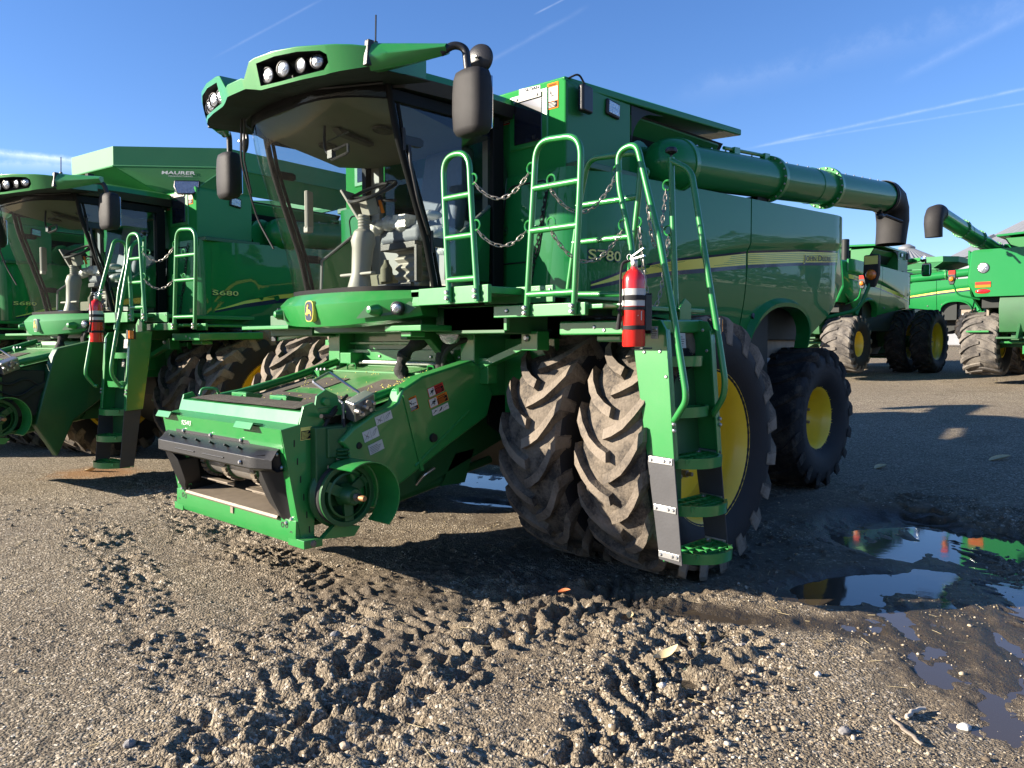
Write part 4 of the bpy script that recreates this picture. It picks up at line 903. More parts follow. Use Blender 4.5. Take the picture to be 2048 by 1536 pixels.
def ring_sq(c, hx, hz): return [(c[0] + a * hx, c[1], c[2] + b * hz + a * .012) for a, b in ((-1, -1), (-.8, -1.15), (.8, -1.15), (1, -1), (1, 1), (.8, 1.15), (-.8, 1.15), (-1, 1))]
def deer_badge(ns, new):
    """raised badge: rounded shield, bright rim and a leaping stag"""
    def shield(w, h):
        o = []
        for q in [2 * math.pi * i / 32 for i in range(32)]:
            o.append((w * math.copysign(abs(math.cos(q)) ** .55, math.cos(q)) * (1 - .10 * (math.sin(q) < 0) * abs(math.sin(q))), h * math.copysign(abs(math.sin(q)) ** .7, math.sin(q))))
        return o
    c = (0, -1.752, 1.962)
    def plate(w, h, y0, y1, name, m, par):
        b = MB(); b.prism([(c[0] + x, c[2] + z) for x, z in shield(w, h)], 'y', c[1] + y0, c[1] + y1); return b.build(name, m, par, .002)
    e = plate(.060, .082, -.012, .03, 'badge', 'stripe' if new else 'label', ns); plate(.054, .076, -.015, 0, 'badge_field', 'navy' if new else 'greend', e)
    stag = [(-.040, -.020), (-.030, -.008), (-.022, .006), (-.020, .020), (-.026, .032), (-.016, .036), (-.020, .052), (-.014, .040), (-.010, .058), (-.006, .044), (.002, .056), (.000, .038), (-.008, .028), (-.004, .014), (.018, .010), (.030, .000), (.038, -.018), (.042, -.044), (.034, -.034), (.026, -.018), (.012, -.020), (-.004, -.018), (-.014, -.024), (-.012, -.040), (-.020, -.030), (-.026, -.018), (-.036, -.028)]
    b = MB(); b.prism([(c[0] + x, c[2] + z) for x, z in stag], 'y', c[1] - .0185, c[1] - .012); b.build('stag_emblem', 'gold', e)

def rail(name, parent, paths, r=.021, rings=(), bolts=()):
    b = MB()
    for p in paths: b.tube(p, r, 12)
    o = b.build(name, 'green', parent, ang=60)
    if rings:
        q = MB()
        for c, u, v in rings: q.tube(ring_pts(c, u, v, .034), .0065, 6, closed=True)
        q.build('chain_ring', 'green', o)
    if bolts:
        q = MB()
        for c in bolts: q.bolt(c, (0, -1, 0), .016, .014)
        q.build('bolt', 'zinc', o)
    return o

def platform(root, new):
    p = MB()
    p.prism([(-1.47, 2.04), (-1.47, 2.09), (.25, 2.09), (.25, 2.04)], 'x', .90, 1.74)
    p.box(1.03, 1.75, -1.505, -1.47, 1.98, 2.10); p.box(.90, 1.03, -1.47, -1.44, 1.98, 2.10)
    p.box(1.36, 2.02, -1.17, -1.145, 1.985, 2.10)
    p.box(1.60, 2.41, -1.31, -1.275, 1.885, 1.967); p.box(1.63, 2.52, -1.275, -.1, 1.925, 1.955); p.box(2.41, 2.60, -1.04, -1.01, 1.885, 1.965)
    p.box(.95, 1.62, -1.20, -1.17, 1.80, 1.98)
    o = p.build('platform', 'green', root, .006)
    b = MB(); b.prism([(-1.12, 1.765), (-1.12, 1.855), (-.25, 1.875), (-.25, 1.785)], 'x', 2.03, 2.60); b.box(2.25, 2.45, -1.0, -.85, 1.72, 1.765); o2 = b.build('ladder_bracket', 'green', root, .012)
    b = MB()
    for x, z in ((2.33, 1.815), (2.41, 1.795)): b.bolt((x, -1.12, z), (0, -1, 0), .013)
    b.build('bolt', 'zinc', o2)
    b = MB()
    for x in (1.08, 1.40, 1.75): b.bolt((x * .9 + .42, -1.172, 2.07), (0, -1, 0), .008)
    b.bolt((1.73, -1.315, 1.93), (0, -1, 0), .014); b.build('bolt', 'zinc', o)
    U, V = (1, 0, 0), (0, 0, 1)
    n0 = set(bpy.data.objects)
    # first hoop, beside the cab door
    h1 = rail('handrail', root, [fillet([(1.385, -1.52, 1.99), (1.335, -1.52, 2.72), (1.325, -1.52, 2.985), (1.585, -1.52, 2.985), (1.60, -1.52, 2.72), (1.665, -1.52, 1.99)], .125, 8), [(1.335, -1.52, 2.70), (1.60, -1.52, 2.70)], [(1.352, -1.52, 2.43), (1.626, -1.52, 2.43)], [(1.37, -1.52, 2.145), (1.652, -1.52, 2.145)]],
              rings=[((1.625, -1.52, 2.795), U, V), ((1.655, -1.52, 2.49), U, V)], bolts=[(1.38, -1.542, 2.06), (1.38, -1.542, 2.02), (1.66, -1.542, 2.06), (1.66, -1.542, 2.02)])
    h2 = rail('handrail', root, [fillet([(1.925, -1.325, 1.89), (1.99, -1.325, 2.72), (2.01, -1.325, 3.01), (2.385, -1.325, 2.985), (2.38, -1.325, 2.72), (2.33, -1.325, 1.89)], .13, 8), [(1.985, -1.325, 2.71), (2.38, -1.325, 2.71)], [(1.965, -1.325, 2.44), (2.365, -1.325, 2.44)], [(1.935, -1.325, 2.03), (2.34, -1.325, 2.03)]],
              rings=[((1.965, -1.325, 2.845), U, V), ((1.945, -1.325, 2.475), U, V), ((2.14, -1.325, 2.745), U, V), ((2.14, -1.325, 2.475), U, V)], bolts=[(1.928, -1.347, 1.945), (1.928, -1.347, 1.91), (2.33, -1.347, 1.945), (2.33, -1.347, 1.91)])
    if new: h3 = rail('handrail', root, [fillet([(1.70, -.66, 2.0), (1.83, -.66, 2.76), (1.90, -.66, 3.02), (2.36, -.66, 2.995), (2.34, -.66, 2.72), (2.24, -.66, 1.98)], .09, 8), [(1.80, -.66, 2.70), (2.33, -.66, 2.70)], [(1.765, -.66, 2.44), (2.29, -.66, 2.44)], [(1.71, -.66, 2.07), (2.25, -.66, 2.05)]],
              rings=[((2.385, -.66, 2.85), U, V), ((2.33, -.66, 2.53), U, V), ((1.82, -.66, 2.83), U, V)])
    if not new:
        for o in set(bpy.data.objects) - n0:
            if o.parent == root: o.location.x += .50
    chs = (((1.64, -1.52, 2.765), (1.945, -1.325, 2.815), .13), ((1.665, -1.52, 2.455), (1.925, -1.325, 2.445), .10), ((2.13, -1.34, 2.71), (2.365, -.945, 2.795), .20), ((2.14, -1.34, 2.44), (2.42, -.945, 2.445), .21),
                     ((2.395, -.66, 2.81), (2.395, -.42, 2.77), .42), ((2.345, -.66, 2.49), (2.42, -.42, 2.46), .52))
    for a, c, sg in (chs if new else chs[:2]):
        ch = chain('chain', a, c, sg, root)
        if not new: ch.location.x = .50
    chain('chain', (1.36, -.47, 3.02), (1.14, -.47, 2.10), .0, root, m='rubber')

def ladder(root, new):
    """boarding ladder; local origin at its top hinge"""
    L = empty('ladder', root)
    xo = lambda z: float(np.interp(z, [.3, .95, 1.7, 1.9], [2.845, 2.78, 2.715, 2.70])); xi = lambda z: xo(z) - float(np.interp(z, [.3, .95, 1.7], [.175, .20, .245]))
    for s, y in ((0, -.86), (1, -.30)):
        b = MB()
        pr = [(xi(1.0), .975), (xo(.97), .965), (xo(1.7), 1.72), (xo(1.7) - .01, 1.80), (xo(1.7) - .05, 1.86), (2.50, 1.88), (2.44, 1.87), (xi(1.7), 1.62)]
        b.prism(pr, 'y', y - .012, y + .012); b.prism([(xo(.97), .965), (xo(1.7), 1.72), (xo(1.7) - .01, 1.80), (xo(1.7) - .025, 1.80), (xo(1.7) - .02, 1.72), (xo(.97) - .016, .965)], 'y', y - (0 if s else -.0), y + (.04 if s == 0 else -.04))
        o = b.build('ladder_side', 'green', L, .004)
        b = MB()
        for (x, z) in ((xi(1.6) + .06, 1.655), (xi(1.6) + .18, 1.66), (xo(1.75) - .08, 1.80), (xo(1.5) - .02, 1.5)): b.bolt((x, y - .012, z), (0, -1, 0), .012)
        for z in (1.20, 1.16): b.bolt((xo(z) + .002, y, z), (1, 0, 0), .014, .014)
        b.build('bolt', 'zinc', o)
        b = MB(); b.prism([(xi(.3) + .01, .33), (xo(.3) + .005, .315), (xo(.98) + .004, .985), (xi(.98) + .0, .995)], 'y', y - .022, y - .013); f = b.build('rubber_flap', 'flap', L, .003)
        b = MB(); bo = MB()
        for z in (.965, .66, .365):
            a, e = xi(z) + .015, xo(z) - .005; b.prism([(a, z - .018), (e, z - .024), (e, z + .018), (a, z + .024)], 'y', y - .028, y - .0215)
            for t in (.12, .66, .88): bo.bolt((a + (e - a) * t, y - .028, z), (0, -1, 0), .011)
        q = b.build('clamp_plate', 'zinc', f, .003); bo.build('bolt', 'zinc', f)
    b = MB(); b.prism([(xi(.97) + .03, .97), (xi(1.7) + .05, 1.85), (xi(1.7) + .065, 1.85), (xi(.97) + .045, .97)], 'y', -.848, -.312); b.prism([(-.848, .66), (-.57, .66), (-.57, .93), (-.60, .96), (-.848, .96)], 'x', xi(.7) + .01, xi(.7) + .025)
    bk = b.build('ladder_back', 'greend', L, .003)
    decal('print_sticker', (2.62, -.60, 1.68), (0, 1, 0), (-.1, 0, 1), .10, .10, bk, 'print'); decal('print_sticker', (2.64, -.62, 1.46), (0, 1, 0), (-.1, 0, 1), .07, .17, bk, 'dark_print')
    decal('print_sticker', (xo(1.83) - .11, -.8735, 1.74), (1, 0, 0), (0, 0, 1), .055, .08, bk, 'print')
    for z in (1.615, 1.285, .965, .665, .365):
        b = MB(); base = xi(z) + .05; D = .26 if z < 1.2 else .19; pts = []
        for k in range(13):
            t = -1 + 2 * k / 12; pts.append((base + D * (1 - abs(t) ** 2.6) ** .75 * 1.0 + .015, -.58 + t * .262))
        pl = pts
        # rim band, then treads across
        rim = [(x, y) for x, y in pl]
        outer = [[(x, y, z - .055) for x, y in rim], [(x + .004, y, z + .012) for x, y in rim]]; inner = [[(base + (x - base) * .93, -.58 + (y + .58) * .955, z - .055) for x, y in rim], [(base + (x - base) * .93, -.58 + (y + .58) * .955, z + .012) for x, y in rim]]
        b.grid([outer[1], outer[0]]); b.grid([inner[0], inner[1]]); b.grid([outer[1], inner[1]][::-1]); b.grid([inner[0], outer[0]][::-1])
        for k in range(1, 7):
            yy = -.842 + .524 * k / 7; t = (yy + .58) / .262; xe = base + (D * (1 - abs(t) ** 2.6) ** .75 + .015) * .95
            b.box(base - .02, xe, yy - .004, yy + .004, z - .025, z + .004)
        for xx in (.06, .13, .19):
            if xx < D: b.box(base + xx - .003, base + xx + .003, -.80 if xx > .1 else -.83, -.36 if xx > .1 else -.33, z - .02, z + (.008 if xx != .13 else .003))
        b.box(base - .03, base - .02, -.842, -.318, z - .055, z + .01)
        b.build('step', 'green', L, ang=40)
    U, V = (1, 0, 0), (0, 0, 1)
    # rails following the ladder down
    h4 = rail('handrail', L, [fillet([(2.535, -.94, 1.90), (2.48, -.94, 2.37), (2.385, -.94, 2.72), (2.375, -.94, 2.95), (2.52, -.94, 2.98), (2.60, -.94, 2.70), (2.70, -.94, 2.36), (2.815, -.94, 1.85), (2.90, -.94, 1.42), (2.90, -.94, 1.35), (2.81, -.92, 1.235), (2.79, -.885, 1.235)], .07, 6)],
              rings=[((2.365, -.94, 2.825), U, V), ((2.42, -.94, 2.475), U, V)])
    h5 = rail('handrail', L, [[(2.49, -.42, 1.86), (2.455, -.42, 2.5), (2.435, -.42, 2.985)], fillet([(2.44, -.42, 2.96), (2.595, -.42, 2.875), (2.655, -.42, 2.57), (2.83, -.42, 1.68), (2.87, -.42, 1.46), (2.86, -.42, 1.36), (2.77, -.40, 1.235), (2.75, -.36, 1.235)], .07, 6)],
              rings=[((2.405, -.42, 2.80), U, V), ((2.42, -.42, 2.49), U, V)])
    b = MB(); b.lathe([(0, .035), (.03, .033), (.042, .02), (.042, .0), (.02, -.012), (.008, -.02), (.008, -.07)], (2.435, -.42, 3.02), (0, 0, 1), 9); b.build('knob', 'black', h5, .004)
    b = MB(); b.box(2.44, 2.54, -.44, -.40, 1.84, 1.96); b.prism([(-.46, 1.86), (-.32, 1.86), (-.32, 1.98), (-.40, 2.02), (-.46, 1.95)], 'x', 2.53, 2.545); b.build('rail_foot', 'green', h5, .004)
    b = MB(); b.box(2.69, 2.745, -.285, -.235, 1.785, 1.88); a = b.build('amber_lamp', 'amber', L, .008); b = MB(); b.box(2.685, 2.75, -.29, -.26, 1.78, 1.885); b.box(2.66, 2.70, -.30, -.25, 1.78, 1.88); b.build('lamp_base', 'black', a)
    return L
def feeder(root, new):
    F = empty('feeder_house', root)
    g = 'green' if new else 'faded'
    # trunk with the deck on top
    b = MB(); b.prism([(-1.72, .52), (-1.72, 1.22), (-1.9, 1.20), (-1.9, 1.225), (-1.42, 1.335), (-.9, 1.49), (-.55, 1.58), (-.3, .95), (-1.3, .60)], 'x', -.80, .80); b.prism([(-2.36, .46), (-1.7, .50), (-1.7, .54), (-2.36, .50)], 'x', -.80, .80); b.build('trunk', 'greend', F, .01)
    b = MB(); dz = lambda y: float(np.interp(y, [-2.3, -1.9, -1.42, -.88], [1.185, 1.245, 1.355, 1.512]))
    ys = np.linspace(-2.26, -.88, 13)
    b.grid([[(x, y, dz(y) + .002 * math.sin(x * 9 + y * 5)) for x in np.linspace(-.86, .86, 9)] for y in ys]); b.add([(-.86, -.88, 1.512), (.86, -.88, 1.512), (.86, -.86, 1.56), (-.86, -.86, 1.56)], [(0, 1, 2, 3)])
    b.box(-.83, .83, -1.07, -1.055, 1.46, 1.474)
    dk = b.build('deck', 'deck', F, ang=40)
    def mat_pad(x0, x1, y0, y1, h=.008):
        q = MB(); yy = np.linspace(y0, y1, 6); q.grid([[(x0, y, dz(y) + h), (x1, y, dz(y) + h)] for y in yy]); q.grid([[(x0, yy[0], dz(yy[0])), (x1, yy[0], dz(yy[0]))], [(x0, yy[0], dz(yy[0]) + h), (x1, yy[0], dz(yy[0]) + h)]]); q.grid([[(x1, y, dz(y)) for y in yy], [(x1, y, dz(y) + h) for y in yy]][::-1]); return q.build('grip_mat', 'mat', dk, ang=20)
    mat_pad(-.62, .60, -2.06, -1.66); mat_pad(-.58, -.22, -1.50, -1.24); mat_pad(.22, .60, -1.52, -1.22); mat_pad(-.82, -.60, -2.1, -1.3); mat_pad(.62, .80, -1.75, -1.35)
    for s in (1, -1):   # side rims, loops, latches
        q = MB(); q.tube([(s * .85, y, dz(y) + .05) for y in ys], .035, 8); q.tube(fillet([(s * .60, -1.0, dz(-1.0)), (s * .60, -1.0, dz(-1.0) + .05), (s * .50, -.98, dz(-1.0) + .055), (s * .50, -.98, dz(-1.0))], .02), .008, 6); q.box(s * .78 - .06, s * .78 + .06, -1.22, -1.10, 1.40, 1.47)
        o = q.build('deck_rim', g, dk, ang=60); q = MB()
        for k in range(3): q.bolt((s * .78, -1.20 + .04 * k, 1.47), (0, 0, 1), .014, .02)
        q.build('bolt', 'zinc', o)
    # front frame: cheeks, ledge, stepped top, cross bars
    b = MB()
    for s in (1, -1):
        pr = [(-2.545, 1.155), (-2.41, 1.18), (-2.375, 1.30), (-2.30, 1.32), (-2.20, 1.16), (-2.24, .80), (-2.30, .60), (-2.31, .37), (-2.40, .39)]
        b.prism(pr, 'x', s * .90 - .012, s * .90 + .012)
        q = [(.90, 1.157), (.62, 1.157), (.60, .92), (.68, .60), (.70, .46), (.90, .41)]
        yf = lambda z: -2.545 + (1.155 - z) * .18
        v = [(s * x, yf(z) + .004, z) for x, z in q]; v2 = [(x, y + .02, z) for x, y, z in v]
        b.add(v + v2, [tuple(range(6))[::(1 if s < 0 else -1)], tuple(range(6, 12))[::(-1 if s < 0 else 1)]] + [(i, (i + 1) % 6, (i + 1) % 6 + 6, i + 6) for i in range(6)])
    b.add([(x, y, z) for x in (-.9, .9) for y, z in ((-2.545, 1.155), (-2.415, 1.178), (-2.385, 1.262), (-2.15, 1.285))], [(0, 4, 5, 1), (1, 5, 6, 2), (2, 6, 7, 3)])
    b.add([(x, y, z) for x in (-.9, .9) for y, z in ((-2.5455, 1.156), (-2.520, 1.00))], [(0, 1, 3, 2)])
    for x in (-.80, .48):   # hook brackets on the ledge
        b.add([(x + u, y, z) for u in (-.11, .13) for y, z in ((-2.50, 1.172), (-2.575, 1.185), (-2.60, 1.14), (-2.592, 1.135), (-2.57, 1.175), (-2.50, 1.165))], [tuple(range(6)), tuple(range(11, 5, -1))] + [(i, i + 6, (i + 1) % 6 + 6, (i + 1) % 6) for i in range(6)])
    b.prism([(-2.43, .385), (-2.445, .44), (-2.44, .545), (-2.425, .545), (-2.40, .46), (-2.30, .44), (-2.30, .39)], 'x', -.905, .905)
    b.box(.80, 1.0, -2.44, -2.30, .375, .43); b.box(-.96, -.8, -2.44, -2.30, .375, .43)
    fr = b.build('front_frame', g, F, .006)
    b = MB()
    for s in (1, -1):
        for x, z in ((.74, .50), (.79, .505), (.85, .455)): b.lathe([(.014, 0), (.022, .004), (.02, .012), (.012, .012)], (s * x, -2.432, z), (0, -1, 0), 12)
        for z in (1.06, .94, .82, .70, .58, .48):
            b.prism([(-2.47 + .18 * (1.15 - z), z - .022), (-2.462 + .18 * (1.15 - z), z - .022), (-2.462 + .18 * (1.15 - z), z + .022), (-2.47 + .18 * (1.15 - z), z + .022)], 'x', s * .9125, s * .914)
    b.box(.02, .06, -2.452, -2.44, .478, .525, 1); b.lathe([(0, .01), (.018, .008), (.024, 0)], (1.0, -2.37, .402), (1, 0, 0), 12, 1); b.build('frame_slot', ['dark', 'worn'], fr)
    if new:
        decal('caution_sticker', (.9125, -2.405, 1.075), (0, 1, .05), (0, .04, 1), .085, .085, fr, 'caution')
        lettering('925493', (-.56, -2.5475, 1.092), (1, 0, 0), (0, .17, 1), .16, .035, 'white', fr, 'chalk_number')
    # rubber grip strip along the top
    b = MB(); b.grid([[(x, -2.37 + .01 * math.sin(x * 7), 1.276), (x, -2.26, 1.292 + .004 * math.sin(x * 11)), (x, -2.14, 1.297)] for x in np.linspace(-.80, .80, 17)]); b.build('grip_mat', 'mat', fr)
    for x in (-.45, .15): q = MB(); q.prism([(-2.16, 1.29), (-2.10, 1.33), (-1.95, 1.30), (-2.0, 1.25)], 'x', x - .07, x + .07); q.box(x - .12, x + .12, -2.13, -2.10, 1.285, 1.325); q.build('lug', g, fr, .006)
    q = MB(); q.prism([(-2.28, 1.25), (-2.26, 1.36), (-2.19, 1.40), (-2.10, 1.36), (-2.05, 1.22)], 'x', .868, .885); q.lathe([(0, .03), (.025, .03), (.03, 0)], (.885, -2.20, 1.32), (1, 0, 0), 10); q.tube(fillet([(-.86, -2.26, 1.28), (-.86, -2.24, 1.345), (-.80, -2.14, 1.345), (-.80, -2.12, 1.28)], .03), .012, 8); q.build('latch_ear', g, fr, .003)
    # black plastic surround of the mouth
    b = MB(); top = []
    for x in np.linspace(-.86, .86, 37):
        f = abs(x) / .86; rib = .006 if int((x + 2) / .17) % 2 else 0; k = min(1, (1 - f) * 6)
        top.append([(x, -2.518, 1.03), (x, -2.545 - .05 * k, 1.015), (x, -2.585 - .075 * k - rib * 0, .975 - .02 * (1 - k)), (x, -2.585 - .075 * k, .90), (x, -2.55 - .05 * k, .875), (x, -2.48, .88)])
    b.grid(top)
    for s in (1, -1):
        rws = []
        for t in np.linspace(0, 1, 12):
            z = .99 - .47 * t; wdt = .21 - .06 * t + .06 * math.sin(t * 3.0) * (t > .3) - .03 * (t > .8); xo_ = .865 - .005 * t; bulg = .13 * (1 - t) ** .7 + .015; y = -2.50 + (1.03 - z) * .18
            rws.append([(s * xo_, y - .012, z), (s * (xo_ - .035), y - .02, z), (s * (xo_ - .075), y - bulg * .75, z), (s * (xo_ - .10 - .03 * (1 - t)), y - bulg, z - .01), (s * (xo_ - wdt), y - bulg * .8, z - .01), (s * (xo_ - wdt - .015), y + .06, z)])
        b.grid(rws if s < 0 else [r[::-1] for r in rws]); b.add(rws[-1], [tuple(range(6))])
    b.prism([(-.70, 1.025), (-.70, 1.06), (.45, 1.06), (.47, 1.025)], 'y', -2.528, -2.518)
    for x in (-.55, -.33, -.11, .11, .33, .52): b.obox((x, -2.606, 1.0), (1, 0, 0), (0, 1, -.62), (0, .62, 1), .006, .045, .008)
    for x in (-.25, .2): b.box(x - .16, x + .16, -2.668, -2.655, .93, .94)
    sr = b.build('mouth_surround', 'black', F, .004, ang=30)
    b = MB()
    for x, y, z in ((-.55, -2.53, 1.045), (-.1, -2.53, 1.045), (.36, -2.53, 1.045), (.835, -2.53, .99), (.84, -2.50, .90), (-.845, -2.53, .98), (.84, -2.43, .55), (.79, -2.44, .52), (-.82, -2.43, .55), (-.845, -2.44, .60), (.60, -2.665, .93)): b.bolt((x, y, z), (0, -1, 0), .016, .014)
    b.build('bolt', 'zinc', sr)
    # drum, chains, slats and the bare feed plate
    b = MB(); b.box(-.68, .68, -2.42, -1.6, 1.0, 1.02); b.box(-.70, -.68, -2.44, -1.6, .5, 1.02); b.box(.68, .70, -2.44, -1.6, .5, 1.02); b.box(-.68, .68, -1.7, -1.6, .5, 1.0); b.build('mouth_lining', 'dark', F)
    b = MB(); b.lathe([(0, -.62), (.105, -.62), (.105, .62), (0, .62)], (0, -2.25, .80), (1, 0, 0), 32); dr = b.build('drum', 'steel', F)
    b = MB()
    for x in (-.56, -.22, .22, .56):
        for k in range(20):
            t = 2 * math.pi * k / 20; b.obox((x, -2.25 + math.cos(t) * .122, .80 + math.sin(t) * .122), (1, 0, 0), (0, -math.sin(t), math.cos(t)), (0, math.cos(t), math.sin(t)), .03, .014, .014)
        b.lathe([(.104, -.045), (.118, -.04), (.118, .04), (.104, .045)], (x, -2.25, .80), (1, 0, 0), 32, 1)
    b.build('feeder_chain', ['worn', 'greend'], dr)
    b = MB()
    for x0, x1, y in ((-.62, -.18, -2.34), (.14, .62, -2.36)): b.box(x0, x1, y - .03, y + .03, .655, .665); b.box(x0, x1, y + .02, y + .03, .63, .665)
    b.build('feeder_slat', 'worn', dr)
    b = MB(); b.add([(x, y, z) for x in (-.70, .70) for y, z in ((-2.465, .540), (-2.455, .556), (-2.05, .60), (-1.7, .66))], [(0, 4, 5, 1), (1, 5, 6, 2), (2, 6, 7, 3)]); b.add([(x, y, z) for x in (-.70, .70) for y, z in ((-2.465, .540), (-2.458, .528))], [(0, 1, 3, 2)]); b.build('feed_plate', 'worn', F)
    # left drive shield
    pr = [(-2.18, 1.06), (-2.12, 1.00), (-2.11, .86), (-2.02, .60), (-1.80, .55), (-1.72, .69), (-1.2, .96), (-.82, 1.14), (-.76, 1.31), (-.86, 1.52), (-.98, 1.585), (-1.47, 1.475), (-1.66, 1.385), (-1.695, 1.30), (-1.75, 1.27), (-1.90, 1.235), (-2.08, 1.14)]
    if not new: pr = [(-1.74, .60), (-1.50, .20), (-1.30, .62), (-1.15, .72), (-.76, 1.0), (-.76, 1.31), (-.86, 1.52), (-.98, 1.585), (-1.47, 1.475), (-1.52, 1.38)]
    b = MB(); b.prism(pr, 'x', .90, 1.035); sh = b.build('drive_shield', 'green' if new else 'greend', F, .02, seg=3)
    pr = pr[:6] if new else [(-2.18, 1.06), (-2.12, 1.00), (-2.11, .86), (-2.02, .60), (-1.80, .55), (-1.72, .69)]
    if not new:
        q = MB(); q.obox((1.0, -1.80, .95), (1, 0, 0), (0, .86, .5), (0, -.5, .86), .012, .42, .028); q.lathe([(0, .03), (.10, .03), (.11, 0)], (1.0, -1.42, 1.18), (1, 0, 0), 20); q.box(.82, .98, -2.05, -1.6, .70, 1.22); q.tube(fillet([(1.0, -2.2, 1.15), (1.02, -2.0, 1.05), (.98, -1.8, 1.15), (1.0, -1.6, 1.0)], .1), .015, 8); q.tube(fillet([(1.0, -2.1, 1.0), (1.03, -1.9, .92), (1.0, -1.7, 1.05)], .1), .012, 8); q.build('open_belt_drive', 'dark', F, .004)
    b = MB(); b.prism([(-1.50, .79), (-1.47, .79), (-1.62, 1.345), (-1.66, 1.345)][::1], 'x', 1.03, 1.045); b.lathe([(0, .02), (.03, .02), (.034, 0)], (1.035, -1.38, 1.02), (1, 0, 0), 14, 1); b.lathe([(0, .012), (.02, .01), (.024, 0)], (1.035, -2.03, 1.02), (1, 0, 0), 12, 1)
    b.tube([(1.038, -1.55, .83), (1.038, -1.02, 1.20)], .008, 6); b.tube([(1.0, -1.66, 1.40), (1.0, -1.66, 1.34)], .018, 8); b.build('shield_seam', ['green', 'dark'], sh) if new else None
    U, V = (0, .95, .30), (0, -.30, .95)
    if new:
        decal('picto_sticker', (1.0375, -1.885, 1.145), U, V, .145, .06, sh, 'picto'); decal('picto_sticker', (1.0375, -1.985, 1.035), U, V, .13, .075, sh, 'picto'); decal('picto_sticker', (1.0375, -1.94, .945), U, V, .125, .07, sh, 'print')
        decal('safety_decal', (1.0375, -1.605, 1.215), U, V, .10, .10, sh, 'warn_tall'); decal('safety_decal', (1.0375, -1.415, 1.315), U, V, .155, .068, sh, 'danger_wide'); decal('safety_decal', (1.0375, -1.405, 1.235), U, V, .185, .068, sh, 'warn_wide'); decal('picto_sticker', (1.0375, -1.38, 1.18), U, V, .165, .045, sh, 'picto3')
    b = MB(); b.prism(pr[:6] + [(-1.2, 1.2), (-1.9, 1.2)], 'x', -1.0, -.90); b.build('right_shield', 'green', F, .012)
    # drive gear and pulley, guard's shade put into their dark green; then the guard
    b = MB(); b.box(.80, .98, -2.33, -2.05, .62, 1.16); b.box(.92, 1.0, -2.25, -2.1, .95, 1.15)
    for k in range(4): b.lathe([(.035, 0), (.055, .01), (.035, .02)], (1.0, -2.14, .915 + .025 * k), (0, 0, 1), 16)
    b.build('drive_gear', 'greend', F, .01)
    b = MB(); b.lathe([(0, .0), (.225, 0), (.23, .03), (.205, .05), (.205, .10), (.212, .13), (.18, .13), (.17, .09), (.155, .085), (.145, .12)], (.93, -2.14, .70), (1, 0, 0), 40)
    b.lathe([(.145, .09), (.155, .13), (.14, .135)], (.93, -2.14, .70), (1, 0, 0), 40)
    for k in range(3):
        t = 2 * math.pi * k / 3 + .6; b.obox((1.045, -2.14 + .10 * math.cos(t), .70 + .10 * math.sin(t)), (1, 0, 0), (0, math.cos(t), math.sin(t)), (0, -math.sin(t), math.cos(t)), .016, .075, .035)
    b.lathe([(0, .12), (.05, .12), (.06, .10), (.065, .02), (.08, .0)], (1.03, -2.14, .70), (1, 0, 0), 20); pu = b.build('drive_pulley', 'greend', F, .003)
    b = MB(); b.lathe([(.206, .052), (.211, .06), (.211, .09), (.206, .098)], (.93, -2.14, .70), (1, 0, 0), 40); b.build('drive_belt', 'rubber', pu)
    b = MB(); b.lathe([(.026, 0), (.026, .05)], (1.14, -2.14, .70), (1, 0, 0), 6); b.build('hub_nut', 'worn', pu)
    b = MB(); b.lathe([(0, .11), (.016, .11), (.02, .10), (.02, 0)], (1.14, -2.14, .70), (1, 0, 0), 12); b.build('shaft_end', 'rust', pu)
    b = MB(); ro, ri = [], []
    for k in range(19):
        t = R(126 - 178 * k / 18); c_, s_ = math.cos(t), math.sin(t); w0 = 1.05 if k > 1 else 1.02; w1 = 1.28
        ro.append([(w0, -2.12 + .245 * c_, .70 + .245 * s_), (w1, -2.12 + .245 * c_, .70 + .245 * s_)]); ri.append([(w0, -2.12 + .237 * c_, .70 + .237 * s_), (w1, -2.12 + .237 * c_, .70 + .237 * s_)])
    b.grid(ro); b.grid([r[::-1] for r in ri]); b.grid([[r[1] for r in ro], [r[1] for r in ri]]); b.grid([[r[0] for r in ri], [r[0] for r in ro]]); b.add(ro[0] + ri[0][::-1], [(0, 1, 2, 3)]); b.add(ro[-1] + ri[-1][::-1], [(3, 2, 1, 0)])
    b.prism([(-2.30, .42), (-2.05, .40), (-2.0, .46), (-2.2, .50)], 'x', .95, 1.0); b.build('pulley_guard', 'green', F, ang=50)
    # multi-coupler with its lever
    b = MB(); ux, uy = Vector((-.15, .86, .30)).normalized(), Vector((.75, -.12, .55)).normalized(); uz = ux.cross(uy)
    c0 = Vector((.99, -1.985, 1.285)); b.obox(c0, ux, (.35, -.3, .85), (.9, .1, -.2), .105, .075, .05); cp = b.build('coupler_block', 'zinc', F, .012)
    b = MB()
    for k in range(5):
        a = -.075 + .037 * k; p = c0 + ux * a; b.lathe([(0, .06), (.012, .06), (.018, .045), (.018, 0)], p + Vector((.045, -.01, -.03 * (k % 2))), (1, -.1, -.1), 12)
    b.lathe([(0, .06), (.024, .058), (.026, 0)], c0 + Vector((.045, 0, .02)), (1, 0, 0), 16, 1); b.build('coupling', ['steel', 'worn'], cp)
    b = MB(); A, B = Vector((.88, -2.05, 1.30)), Vector((.80, -1.86, 1.36)); h = Vector((-.22, -.10, .145)); b.tube(fillet([A, A + h, B + h, B], .02), .011, 8); b.tube([A + Vector((0, 0, -.16)), A], .014, 8); b.build('coupler_lever', 'zinc', cp)
    b = MB()
